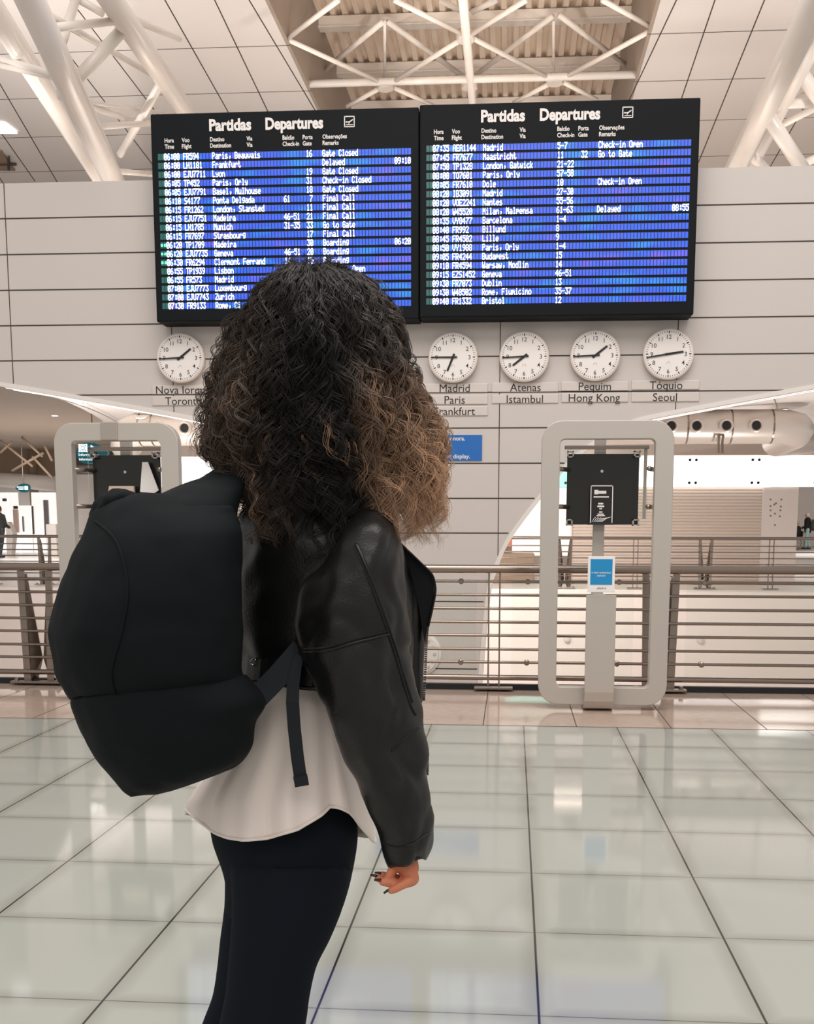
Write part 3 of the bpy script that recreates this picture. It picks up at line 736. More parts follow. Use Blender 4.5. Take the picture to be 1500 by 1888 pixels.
# leaflet display on the right panel
a, b_ = P(1087, 965, pr - .09), P(1130, 895, pr - .09)
t = thing('leaflet_holder', 'clear leaflet holder with dark leaflet on the right kiosk panel', 'holder', ((a.x + b_.x) / 2, pr - .09, a.z))
m = MB(); m.box(a.x, b_.x, pr - .089, pr - .086, a.z, b_.z); m.build('leaflet', m_panel, t)
m = MB(); w_ = .006
m.box(a.x, a.x + w_, pr - .096, pr - .089, a.z, b_.z); m.box(b_.x - w_, b_.x, pr - .096, pr - .089, a.z, b_.z); m.box(a.x, b_.x, pr - .096, pr - .089, b_.z - w_, b_.z)
m.build('holder_edge', m_paper, t)
m = MB(); m.box(a.x - .012, b_.x + .012, pr - .10, pr - .03, a.z - .01, a.z + .004); m.build('shelf', m_black, t)
m = MB(); xm = (a.x + b_.x) / 2
def bar2(cu, v0, wpx, hpx):
    p = P(cu, v0, pr - .091); m.box(p.x - wpx * mpp(pr) / 2, p.x + wpx * mpp(pr) / 2, pr - .0915, pr - .0895, p.z - hpx * mpp(pr), p.z)
bar2(1099, 903, 7, 8); bar2(1110, 905, 14, 5); bar2(1108, 915, 27, 2.2); bar2(1107, 927, 9, 3); bar2(1107, 932, 12, 3); bar2(1107, 937, 5, 2); bar2(1107, 943, 6, 2); bar2(1107, 947, 11, 2); bar2(1107, 950, 15, 1.6)
for k in range(7):
    p0 = P(1091 + 3 * k, 962, pr - .091); p1 = P(1098 + 5 * k, 955 - abs(k - 3) * .6, pr - .091); p1.x = min(p1.x, b_.x - .012)
    m.tube([p0, p0.lerp(p1, .5) + Vector((0, 0, .006)), p1], .0022, 4)
m.build('print', m_paper, t)
# blue notice on the blade
a, b_ = P(1082.5, 1092, Yf - .115), P(1134, 1026, Yf - .115); Yn = Yf - .112
t = thing('notice', 'white framed blue airport notice on the right kiosk column', 'sign', ((a.x + b_.x) / 2, Yn, a.z))
m = MB(); m.box(a.x, b_.x, Yn, Yn + .012, a.z, b_.z); m.build('frame', m_paper, t, bevel=.003)
c0, c1 = P(1087.5, 1078, Yn), P(1129, 1031, Yn)
m = MB(); m.box(c0.x, c1.x, Yn - .002, Yn, c0.z, c1.z); m.build('poster', m_poster, t)
tx = MB(); p = P(1108, 1057.5, Yn)
text_to(tx, '3º BEST EUROPEAN', (p.x, Yn - .003, p.z), .0105, 'C', bold=.01, width=.130); p = P(1108, 1063, Yn); text_to(tx, 'AIRPORT', (p.x, Yn - .003, p.z), .0105, 'C', bold=.01)
tx.build('lettering', m_paper, t)
tx = MB()
for i, (du, h_) in enumerate([(-8, 2.2), (-5, 3), (-2, 2.6), (1, 3), (4, 2.4), (7, 2.6)]):
    p = P(1108 + du, 1086, Yn); tx.box(p.x, p.x + .006, Yn - .002, Yn, p.z, p.z + h_ * mpp(Yn))
tx.build('logo', m_brown, t)
# leaflet box on the left kiosk
a, b_ = P(199, 925, 7.70), P(246, 896, 7.70)
t = thing('leaflet_box', 'cream leaflet box on the left kiosk panel', 'holder', ((a.x + b_.x) / 2, 7.70, a.z))
m = MB(); m.prism([(a.x - .01, 7.70, a.z), (b_.x, 7.70, a.z), (b_.x, 7.70, b_.z), (a.x + .012, 7.70, b_.z)], (0, .03, 0)); m.build('box', mat('cream_card', s2l(206, 186, 168), .6), t)
m = MB(); m.box(a.x + .04, b_.x - .05, 7.69, 7.70, b_.z - .055, b_.z - .025); m.build('print', m_paper, t)
# pale tapered reflection in the left panel, built as a thin white sheet
p = [P(262, 852, 7.72), P(272, 852, 7.72), P(292, 904, 7.72), P(284, 909, 7.72), P(258, 907, 7.72)]
m = MB(); m.prism(p, (0, .01, 0)); tag(m.build('panel_reflection', m_paper), 'pale tapered reflection shape on the left kiosk panel', 'reflection')

# ================================================================== OPPOSITE CONCOURSE
BY = 25.0
xb = lambda u, Y=BY: P(u, 900, Y).x
zb_ = lambda v, u=1300, Y=BY: P(u, v, Y).z
# back walls
f = MB(); f.box(-9.2, 5.8, BY + .5, BY + .7, 0, 4.4); struct('wall_shopfront', f, m_fascia)
f = MB(); f.box(-30, 25, 58, 58.2, 0, 6); struct('wall_far', f, m_white)
f = MB(); f.box(-30, -9.2, 46, 46.2, 0, 3.3); struct('wall_left_shops', f, m_white)
f = MB(); f.box(-9.4, -9.2, 25.5, 46, 0, 4.2); struct('wall_passage', f, m_white)
f = MB(); f.box(-9.2, 14, BY - .15, BY + .5, zb_(840), zb_(820)); struct('trim_3', f, mat('beam_beige', s2l(190, 174, 162), .5))
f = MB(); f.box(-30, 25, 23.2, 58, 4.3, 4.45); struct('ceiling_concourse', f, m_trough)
# backlit sign boxes
z0, z1 = zb_(898), zb_(841)
pw = P(1390, 870, BY).x - P(1275, 870, BY).x; xs0 = P(1275, 870, BY).x
for k in range(-10, 5):
    x0 = xs0 + k * pw; x1 = x0 + pw
    if k not in (-9, -8, -3, -2, -1, 0, 1): continue
    teal = (k == -3)
    side = 'left of the wall stem' if x0 < 0 else 'right of the wall stem'
    ordn = {-2: 'just right of the teal panel', -1: 'left of the first fixing seam by the right kiosk', 0: 'between the right kiosk and the right edge', 1: 'at the right edge of the picture', 2: 'beyond the right edge', 3: 'beyond the right edge', 4: 'beyond the right edge'}
    lab = 'small teal backlit panel seen through the right kiosk frame' if teal else (f'white backlit sign panel {ordn.get(k, "")}' if x0 > 0 else ('white backlit sign panel seen through the left kiosk frame' if k == -9 else 'white backlit sign panel between the left kiosk and the curls'))
    t = thing('sign_box', lab, 'sign', ((x0 + x1) / 2, BY, z0), 'backlit panels above the shops')
    m = MB(); m.box(x0 + .004, x1 - .004, BY - .12, BY, z0, z1); m.build('diffuser', m_tealpanel if teal else m_lit, t)
    for xx in (x0 + .07, x1 - .07):
        for zz in (z0 + .09, z1 - .09):
            m = MB(); m.lathe((xx, BY - .12, zz), (0, -1, 0), [(0, .032), (.02, .03)], 10); m.build('fixing', m_hole, t)
# shutter
x0, x1 = xb(1055), xb(1405); zt = zb_(899)
t = thing('roller_shutter', 'closed beige roller shutter with horizontal slats across the void', 'shutter', ((x0 + x1) / 2, BY, 0))
m = MB(); nsl = 30; hs = zt / nsl; vs = []; fs = []
for i in range(nsl + 1):
    for (dy, dz) in ((0, 0), (-.018, hs * .25), (-.022, hs * .55), (-.012, hs * .9)):
        z = i * hs + dz
        if z <= zt + .001: vs += [(x0, BY + dy, z), (x1, BY + dy, z)]
for i in range(len(vs) // 2 - 1): fs.append((2 * i, 2 * i + 1, 2 * i + 3, 2 * i + 2))
m.add(vs, fs); m.build('curtain', m_shutter, t)
m = MB(); m.box(x0 - .04, x0, BY - .08, BY + .06, 0, zt); m.build('guide', m_white, t)
m = MB(); m.box(x1, x1 + .04, BY - .08, BY + .06, 0, zt); m.build('guide', m_white, t)
# pillar with dots
x0, x1 = xb(1407), xb(1470)
m = MB(); m.box(x0, x1, BY - .1, BY + .6, 0, zt); pil = struct('wall_pillar', m, m_fascia)
m = MB(); rr = random.Random(3)
for (u, v) in [(1420, 921), (1440, 921), (1427, 930), (1430, 928), (1420, 933), (1439, 934), (1420, 941), (1438, 941), (1428, 947), (1420, 951), (1437, 952), (1428, 968)]:
    p = P(u, v, BY - .1); m.lathe((p.x, BY - .1, p.z), (0, -1, 0), [(0, .022), (.006, .02)], 8)
m.build('fixing_hole', m_brown, pil)
# pale glazed screen with orange panel left of the shutter
x0, x1 = xb(945), xb(1052)
m = MB(); m.box(x0, x1, BY - .05, BY, .55, zb_(899)); struct('wall_lit_screen', m, mat('lit_screen', s2l(240, 232, 226), .4, emit=(1, .95, .9), estr=.25))
m = MB(); m.box(xb(880), x0, BY - .05, BY, .75, zb_(899)); tag(m.build('orange_screen', m_orange), 'orange panel at the shell wall edge beyond the far railing', 'panel')
m = MB(); m.box(xb(860), xb(985), BY - 1.2, BY - .1, 0, .62); tag(m.build('bench_block', m_brown, bevel=.02), 'low brown counter block beyond the far railing', 'counter')
# duct
def duct(name, path, r, label, joints, noz, m_=m_duct):
    t = thing(name, label, 'duct', tuple(path[0]))
    m = MB(); m.tube(path, r, 28); m.build('pipe', m_, t, smooth=True)
    for (p, d_) in joints:
        m = MB(); m.lathe(p, d_, [(-.012, r * 1.008), (.012, r * 1.008)], 28); m.build('joint_band', m_steel, t)
    for p in noz:
        m = MB(); m.lathe(p, (0, -1, -.12), [(-.1, .09), (.022, .102), (.045, .098), (.056, .08), (.04, .06)], 24); q = m.build('nozzle', m_duct, t, smooth=False)
        m = MB(); m.lathe(p, (0, -1, -.12), [(.046, .060), (.052, .057)], 20); m.build('opening', m_hole, q)
    return t
DY = 16.0; zc = P(1300, 787, DY).z; r = 30 * mpp(DY)
path = [Vector((P(232, 795, DY).x - .25, DY + .7, zc - .18)), Vector((P(228, 795, DY).x, DY + .2, zc - .05)), Vector((P(250, 795, DY).x, DY, zc)), Vector((P(1425, 787, DY).x, DY, zc)), Vector((P(1455, 787, DY).x, DY + .12, zc)), Vector((P(1485, 787, DY).x, DY + .5, zc)), Vector((P(1505, 787, DY).x, DY + 1.2, zc)), Vector((P(1525, 787, DY).x, DY + 3, zc)), Vector((P(1525, 787, DY).x + 1.5, DY + 5, zc + .2))]
noz = [Vector((P(u, 788, DY).x, DY - r * .97, zc)) for u in (1232, 1278, 1332, 1386, 350, 296)]
jt = [(Vector((P(u, 787, DY).x, DY, zc)), (1, 0, 0)) for u in (1264, 1345, 1420, 262, 285)]
dct = duct('air_duct', path, r, 'large round metal air duct with nozzle outlets above the sign panels', jt, noz)
for u in (1321, 1328, 372, 379):
    m = MB(); X = P(u, 800, DY).x
    m.tube([(X, DY - .20, zc - .13), (X - .02, DY - .27, zc - .24), (X, DY - .22, zc - .38)], .017, 8)
    m.build('hanger_rod', m_steel, dct)
m_strut = mat('beige_strut', s2l(140, 121, 104), .6)
# left background: second duct, dark roof void, shop panels
LY = 44.5
duct('air_duct', [P(-60, 881, LY), P(40, 887, LY), P(104, 892, LY)], 14 * mpp(LY), 'thinner white air duct above the shops at the far left', [], [], m_white)
m = MB(); m.box(P(-80, 850, 45.5).x, P(110, 850, 45.5).x, 45.4, 45.6, P(0, 880, 45.5).z, 5.4); struct('wall_roof_void', m, m_brown)
for i, (a, b_) in enumerate([((0, 812), (60, 860)), ((0, 835), (22, 815)), ((60, 842), (95, 880)), ((22, 868), (80, 835)), ((40, 806), (78, 842)), ((82, 822), (96, 850))]):
    m = MB(); m.tube([P(*a, 38), P(*b_, 38)], .045, 8)
    tag(m.build('roof_strut', m_strut, smooth=True), 'beige strut in the dark roof void at the far left', 'strut', 'struts in the roof void')
p = P(60, 850, 45.0); m = MB(); m.lathe((p.x, p.y, 0), (0, 0, 1), [(0, .18), (5, .18)], 16); tag(m.build('round_column', m_brown, smooth=True), 'round brownish column in front of the far left roof void', 'column')
def shop(u0, u1, v0, v1, m_, name, label, Y=LY, cat='panel', d=.1, group=None):
    a, b_ = P(u0, v1, Y), P(u1, v0, Y); q = MB(); q.box(a.x + .06, b_.x - .06, Y, Y + d, max(0.0, a.z) if v1 < 1020 else 0.0, b_.z); return tag(q.build(name, m_), label, cat, group)
m_lit2 = mat('bright_shopfront', s2l(246, 243, 241), .5, emit=(1, .98, .96), estr=.55)
shop(-20, 15, 908, 1021, m_lit2, 'shopfront', 'bright shop panel behind the black-clad person')
shop(17, 34, 908, 1021, m_lit2, 'shopfront', 'bright shop panel with a dark-topped notice, second from the left')
shop(36, 58, 932, 1021, m_lit2, 'shopfront', 'bright double shop door under the small teal sign')
shop(60, 77, 908, 1021, m_lit2, 'shopfront', 'bright plain shop panel right of the double door')
shop(79, 104, 908, 1021, m_lit2, 'shopfront', 'bright shop panel next to the left kiosk frame')
m_dk = mat('dark_print', s2l(60, 56, 56), .6); m_gp = mat('grey_print', s2l(138, 134, 140), .6); m_pk = mat('pink_print', s2l(226, 200, 192), .6)
shop(2, 13, 919, 924, m_dk, 'shop_notice', 'dark header sign on the leftmost shop panel', LY - .1, 'sign', .102)
shop(22, 34, 933, 938, m_dk, 'shop_notice', 'dark header above the pink printed shop notice', LY - .1, 'sign', .102)
shop(23, 35, 939, 982, m_pk, 'shop_notice', 'pale pink printed notice on the second shop panel', LY - .1, 'sign', .102)
shop(80, 90, 922, 990, m_gp, 'shop_notice', 'tall grey notice on the shop panel by the left kiosk', LY - .1, 'sign', .102)
shop(59.5, 61, 933, 985, m_dk, 'shop_door_bar', 'thin dark bar at the right edge of the double shop door', LY - .1, 'bar', .102)
shop(41, 43, 952, 980, m_gp, 'door_pull', 'grey vertical door pull on the double shop door', LY - .1, 'handle', .102)
# desks in front
m = MB()
a, b_ = P(96, 1003, 40), P(104, 950, 40)
q = MB(); q.box(P(85, 1000, 40).x, P(104, 1000, 40).x, 40, 40.5, 0, 1.2); tag(q.build('counter_desk', m_white, bevel=.04), 'white upright counter beside the left kiosk frame', 'counter')
q = MB(); q.prism([Vector((P(12, 1020, 41).x, 41, 0)), Vector((P(20, 1020, 41).x, 41, 0)), P(24, 985, 41), P(14, 962, 41), P(10, 962, 41)], (0, .4, 0)); tag(q.build('check_in_stand', m_white, bevel=.03), 'white slanted terminal beside the black-clad person', 'terminal')
# teal hanging signs
def drop(u0, u1, v0, v1, Y, flip=False):
    pts = []
    for k in range(30):
        a = 2 * math.pi * k / 30; c_, s_ = math.cos(a), math.sin(a)
        rx = c_ if c_ < 0 else c_; yv = s_ * (1 - .62 * max(0, c_) ** 1.4)
        if c_ < 0: c_ = -abs(c_) ** .55
        x_ = -c_ if flip else c_
        pts.append(P((u0 + u1) / 2 + x_ * (u1 - u0) / 2, (v0 + v1) / 2 - yv * (v1 - v0) / 2, Y))
    return pts
SY = 30.0
cc = P(170, 836, SY)
t = thing('hanging_sign', 'teal leaf-shaped information sign seen through the left kiosk', 'sign', tuple(cc))
m = MB(); m.prism(drop(141, 199, 816, 855, SY), (0, .12, 0)); m.build('body', m_teal, t)
m = MB(); m_sgn = mat('sign_white', (.9, .95, .95), .5, emit=(.85, 1, 1), estr=.8); Ys = SY - .02
def fr2(u0, u1, v0, v1, wd):
    for (a0, a1, b0, b1) in [(u0, u1, v0, v0 + wd), (u0, u1, v1 - wd, v1), (u0, u0 + wd, v0, v1), (u1 - wd, u1, v0, v1)]:
        a, b_ = P(a0, b1, Ys), P(a1, b0, Ys); m.box(a.x, b_.x, Ys, Ys + .02, a.z, b_.z)
fr2(145, 160, 819, 833, 1.6)
c_ = P(152.5, 826, Ys); m.lathe((c_.x, Ys, c_.z), (0, -1, 0), [(0, .045), (.01, .045)], 14)
m.tube([c_ + Vector((math.cos(k * math.pi / 7) * .075, 0, math.sin(k * math.pi / 7) * .075)) for k in range(15)], .012, 5)
ar = [(162, 824.5), (167, 824.5), (167, 820), (174.5, 826), (167, 832), (167, 828), (162, 828)]
m.prism([P(u, v, Ys) for u, v in ar], (0, .02, 0)); m.build('pictogram', m_sgn, t)
m = MB(); p = P(145, 840.5, Ys); text_to(m, 'Informações', (p.x, Ys, p.z), .075, 'L', bold=.01, width=.56)
p = P(146, 849, Ys); text_to(m, 'Information', (p.x, Ys, p.z), .075, 'L', bold=.01, width=.48); m.build('lettering', m_sgn, t)
m = MB(); m.tube([cc + Vector((0, .06, .25)), cc + Vector((0, .06, 4.31 - cc.z))], .02, 8); m.build('hanger', m_steel, t)
cc = P(42, 899, 42.0)
t = thing('hanging_sign', 'small teal drop-shaped sign under the far left duct', 'sign', tuple(cc))
m = MB(); m.prism(drop(28, 54, 891.5, 908, 42.0, True), (0, .12, 0)); m.build('body', m_teal, t)
m = MB(); Ys = 41.98
for (a0, a1, b0, b1) in [(31, 43, 897, 899), (34, 43, 900.5, 902.5), (45, 51, 896, 903)]:
    a, b_ = P(a0, b1, Ys), P(a1, b0, Ys); m.box(a.x, b_.x, Ys, Ys + .02, a.z, b_.z)
m.build('lettering', m_sgn, t)
m = MB(); m.tube([cc + Vector((0, .06, .15)), cc + Vector((0, .06, 4.31 - cc.z))], .03, 8); m.build('hanger', m_steel, t)
# soffit downlights
def hit_soffit(u, v):
    dg = bpy.context.evaluated_depsgraph_get(); dg.update()
    d_ = Vector(ray(u, v)); ok, loc, nn, idx, ob, mm = SC.ray_cast(dg, Vector((0, 0, EYE)) + d_ * 5, d_)
    return (loc, nn, ob.name) if ok else None
wn_ = 0
for (u, v, lab) in [(25, 716, 'round ceiling downlight at the far left soffit corner'), (149, 742, 'round ceiling downlight left of the Nova Iorque plate'), (101, 765, 'round ceiling downlight above the left kiosk corner'), (262, 765, 'round ceiling downlight beside the left duct end'), (1440, 753, 'round ceiling downlight above the right duct')]:
    h = hit_soffit(u, v)
    if not h: continue
    p, nn, _ = h
    if p.y < WY + .6: continue
    if nn.z > 0: nn = -nn
    t = thing('downlight', lab, 'lamp', tuple(p), 'round downlights in the soffit')
    m = MB(); m.lathe(p, nn, [(0, .105), (.02, .105), (.024, .095)], 24); m.build('rim', m_white, t)
    m = MB(); m.lathe(p + nn * .022, nn, [(0, .088), (.006, .085)], 24); m.build('lens', m_lamp, t)
# led strips along the shell edges
for nm, E, lab in (('r', rightE, 'pair of bright light strips under the right edge of the shell wall'), ('l', leftE, 'pair of bright light strips under the left edge of the shell wall')):
    pts = [p for p in E if p.z > 2.22]
    t = thing('light_strip', lab, 'lamp', tuple(pts[len(pts) // 2]))
    for dy in (.13, .31):
        m = MB(); m.tube([p + Vector((0, dy, -.022)) for p in pts], .013, 6); m.build('tube', m_led, t, smooth=True)
# round fittings on the edge fascia across the void
for (u, v) in [(1045, 1178), (1290, 1180), (130, 1178)]:
    p = P(u, v, 21.28); m = MB(); m.lathe(p, (0, -1, 0), [(0, .07), (.05, .06), (.06, .03)], 18)
    side = {1045: 'inside the right kiosk frame', 1290: 'right of the right kiosk', 130: 'by the left kiosk'}[u]
    tag(m.build('bulkhead_fitting', m_plate, smooth=False), 'small round fitting on the white floor edge ' + side, 'fitting', 'round fittings on the floor edge')
# ================================================================== PEOPLE
def loft(rows, n=48, sub=6, sq=2.0, cap0=True, cap1=True, inner=None):
    """rows: (uL, vL, uR, vR, Y, half_depth); rings become world points. returns verts, faces"""
    rr = catmull(rows, sub); vs = []; fs = []
    for (uL, vL, uR, vR, Y, b_) in rr:
        for k in range(n):
            a = 2 * math.pi * k / n; c, s = math.cos(a), math.sin(a)
            c = math.copysign(abs(c) ** (2 / sq), c); s = math.copysign(abs(s) ** (2 / sq), s)
            vs.append(P((uL + uR) / 2 + (uR - uL) / 2 * c, (vL + vR) / 2 + (vR - vL) / 2 * c, Y + b_ * s))
    m = len(rr)
    for i in range(m - 1):
        for k in range(n): fs.append((i * n + k, i * n + (k + 1) % n, (i + 1) * n + (k + 1) % n, (i + 1) * n + k))
    def cap(i0, flip):
        c = sum((vs[i0 + k] for k in range(n)), Vector()) / n; vs.append(c); ci = len(vs) - 1
        for k in range(n): fs.append((i0 + k, ci, i0 + (k + 1) % n) if flip else (i0 + (k + 1) % n, ci, i0 + k))
    if cap0: cap(0, False)
    if cap1: cap((m - 1) * n, True)
    return vs, fs
def wrinkle(vs, fs, fn):
    me = bpy.data.meshes.new('t'); me.from_pydata([tuple(v) for v in vs], [], fs)
    bm = bmesh.new(); bm.from_mesh(me); bmesh.ops.recalc_face_normals(bm, faces=bm.faces); bm.normal_update()
    out = [v.co + v.normal * fn(v.co) for v in bm.verts]; bm.free(); bpy.data.meshes.remove(me)
    return out
def NZ(p, s, st=(1, 1, 1), off=0): return noise.noise(Vector((p.x * s * st[0] + off, p.y * s * st[1] + off * .7, p.z * s * st[2] + off * .3)))
def cloth(name, rows, m, parent, fold=None, **kw):
    vs, fs = loft(rows, **kw)
    if fold: vs = wrinkle(vs, fs, fold)
    b_ = MB(); b_.add(vs, fs); return b_.build(name, m, parent, smooth=True)
def bvh_of(o):
    off = origin_of(o); me = o.data
    return BVHTree.FromPolygons([Vector(v.co) + off for v in me.vertices], [tuple(p.vertices) for p in me.polygons])
EYEV = Vector((0, 0, EYE))
def on(bv, u, v, lift=.001, Y=1.75):
    d = Vector(ray(u, v)).normalized(); h = bv.ray_cast(EYEV, d)
    return (h[0] - d * lift) if h[0] is not None else P(u, v, Y)
def ribbon(mb, pts, wid, th=.0035, side=None):
    """flat strap along world points, wid metres (list or value)"""
    pts = [Vector(p) for p in pts]; n_ = len(pts); vs = []
    for i, p in enumerate(pts):
        t = (pts[min(i + 1, n_ - 1)] - pts[max(i - 1, 0)]).normalized(); view = (p - EYEV).normalized()
        s = t.cross(view).normalized(); nn = s.cross(t).normalized(); w_ = wid[i] if isinstance(wid, list) else wid
        for (a, c) in ((-.5, -.5), (.5, -.5), (.5, .5), (-.5, .5)): vs.append(p + s * a * w_ + nn * c * th)
    fs = [(0, 1, 2, 3), tuple((n_ - 1) * 4 + k for k in (3, 2, 1, 0))]
    for i in range(n_ - 1):
        for k in range(4): fs.append((i * 4 + k, i * 4 + (k + 1) % 4, (i + 1) * 4 + (k + 1) % 4, (i + 1) * 4 + k))
    mb.add(vs, fs)
def cap_mesh(mb, p0, r0, p1, r1, n=14):
    p0, p1 = Vector(p0), Vector(p1); d = (p1 - p0); L = d.length; d = d / L if L > 1e-6 else Vector((0, 0, 1))
    pts = []; rs = []
    for k in range(6):
        a = math.pi / 2 * (k / 5.0); pts.append(p0 - d * r0 * math.cos(a)); rs.append(max(.0006, r0 * math.sin(a)))
    for k in range(6):
        a = math.pi / 2 * (1 - k / 5.0); pts.append(p1 + d * r1 * math.cos(a)); rs.append(max(.0006, r1 * math.sin(a)))
    mb.tube(pts, rs, n)
def ell_mesh(mb, c, rx, ry, rz, rot=0.0, n=24):
    c = Vector(c); R = Matrix.Rotation(rot, 3, 'Z'); vs = []; fs = []
    m = 14
    for i in range(1, m):
        th = math.pi * i / m
        for k in range(n):
            a = 2 * math.pi * k / n; vs.append(c + R @ Vector((rx * math.sin(th) * math.cos(a), ry * math.sin(th) * math.sin(a), rz * math.cos(th))))
    for i in range(m - 2):
        for k in range(n): fs.append((i * n + k, (i + 1) * n + k, (i + 1) * n + (k + 1) % n, i * n + (k + 1) % n))
    t_ = len(vs); vs += [c + Vector((0, 0, rz)), c - Vector((0, 0, rz))]
    for k in range(n): fs.append((t_, k, (k + 1) % n)); fs.append((t_ + 1, (m - 2) * n + (k + 1) % n, (m - 2) * n + k))
    mb.add(vs, fs)
def fuse(name, mb, voxel, m, parent, smooth_it=4):
    """union of overlapping shapes as one continuous skin"""
    o = mb.build('tmp', m, None); md = o.modifiers.new('r', 'REMESH'); md.mode = 'VOXEL'; md.voxel_size = voxel
    if smooth_it: sm = o.modifiers.new('s', 'SMOOTH'); sm.factor = .5; sm.iterations = smooth_it
    dg = bpy.context.evaluated_depsgraph_get(); dg.update()
    me = bpy.data.meshes.new_from_object(o.evaluated_get(dg)); bpy.data.objects.remove(o)
    off = origin_of(parent) if parent is not None else Vector((0, 0, 0))
    me.transform(Matrix.Translation(-off)); me.materials.clear()
    return link_mesh(name, me, m, parent, True)

# ------------------------------------------------------------------ the traveller in the foreground
GX = P(520, 1800, 1.85).x
girl = thing('person', 'person seen from behind with curly brown hair, black leather jacket and cream blouse', 'person', (GX, 1.85, 0))
fwd = Vector((.77, .64, 0)); rgt = Vector((.64, -.77, 0))
# body
B = MB()
hc = P(592, 682, 1.84)
ell_mesh(B, hc + Vector((0, 0, .03)), .095, .078, .112, math.atan2(fwd.y, fwd.x))
ell_mesh(B, hc + fwd * .028 - Vector((0, 0, .055)), .066, .056, .068, math.atan2(fwd.y, fwd.x))
cap_mesh(B, hc + fwd * .098 + Vector((0, 0, .005)), .008, hc + fwd * .110 - Vector((0, 0, .030)), .013)
ell_mesh(B, hc + fwd * .090 - Vector((0, 0, .066)), .012, .024, .010, math.atan2(fwd.y, fwd.x))
for sg in (-1, 1):
    ell_mesh(B, hc + rgt * sg * .078 - Vector((0, 0, .01)), .020, .010, .030, math.atan2(fwd.y, fwd.x))
    ell_mesh(B, hc + fwd * .082 + rgt * sg * .033 + Vector((0, 0, .030)), .010, .022, .006, math.atan2(fwd.y, fwd.x))
neck = P(612, 880, 1.84); cap_mesh(B, hc - Vector((0, 0, .07)), .052, neck - Vector((0, 0, .02)), .056)
ch = P(600, 1050, 1.84); wa = P(560, 1260, 1.84); pe = P(530, 1480, 1.84)
for a, ra, b_, rb in ((neck - Vector((0, 0, .05)), .06, ch, .098), (ch, .098, wa, .080), (wa, .080, pe, .080)): cap_mesh(B, a, ra, b_, rb)
shR = P(672, 1015, 1.735); elR = P(690, 1330, 1.67); wrR = P(743, 1570, 1.66)
shL = ch - rgt * .15 + Vector((0, 0, .06)); elL = P(540, 1300, 2.02); wrL = P(545, 1520, 2.04)
for a, b_, c in ((shR, elR, wrR), (shL, elL, wrL)):
    cap_mesh(B, ch + Vector((0, 0, .03)), .05, a, .040); cap_mesh(B, a, .040, b_, .034); cap_mesh(B, b_, .036, c, .024)
hipR = P(545, 1540, 1.80); hipL = P(515, 1540, 1.92)
knR = P(482, 1880, 1.78); knL = P(455, 1880, 1.93); akR = P(420, 2290, 1.76); akL = P(385, 2230, 1.96)
akR.z = .09; akL.z = .09
for a, b_, c in ((hipR, knR, akR), (hipL, knL, akL)):
    cap_mesh(B, a, .060, b_, .044); cap_mesh(B, b_, .048, c, .030)
    f_ = Vector((c.x, c.y, .04)); cap_mesh(B, f_ - fwd * .03, .034, f_ + fwd * .12, .026)
# right hand: palm, four fingers, thumb
HY = 1.655
def Q(u, v, dy=0.0): return P(u, v, HY + dy)
cap_mesh(B, wrR, .022, Q(753, 1600), .017); cap_mesh(B, Q(752, 1598, .012), .014, Q(760, 1620, .018), .0115); cap_mesh(B, Q(752, 1598, -.006), .014, Q(758, 1622, -.010), .0110)
cap_mesh(B, Q(748, 1598), .014, Q(752, 1620, .002), .0120)
NAILS = []
def finger(pts, r):
    for i in range(len(pts) - 1): cap_mesh(B, pts[i], r * (1 - .10 * i), pts[i + 1], r * (1 - .10 * (i + 1)))
    NAILS.append((pts[-2], pts[-1], r))
finger([Q(760, 1620, .026), Q(742, 1622, .030), Q(722, 1617, .030), Q(704, 1613, .028)], .0086)       # little, furthest
finger([Q(759, 1623, .009), Q(740, 1629, .010), Q(716, 1625, .008), Q(697, 1619, .006)], .0094)
finger([Q(757, 1624, -.007), Q(738, 1631, -.010), Q(718, 1628, -.012), Q(705, 1626, -.013)], .0094)
finger([Q(754, 1624, -.022), Q(740, 1632, -.028), Q(730, 1638, -.030), Q(721, 1642, -.030)], .0086)    # index hangs lower
cap_mesh(B, Q(738, 1580, .002), .011, Q(729, 1592, -.004), .0095); finger([Q(729, 1592, -.004), Q(724, 1604, -.008), Q(718, 1614, -.010)], .0092)
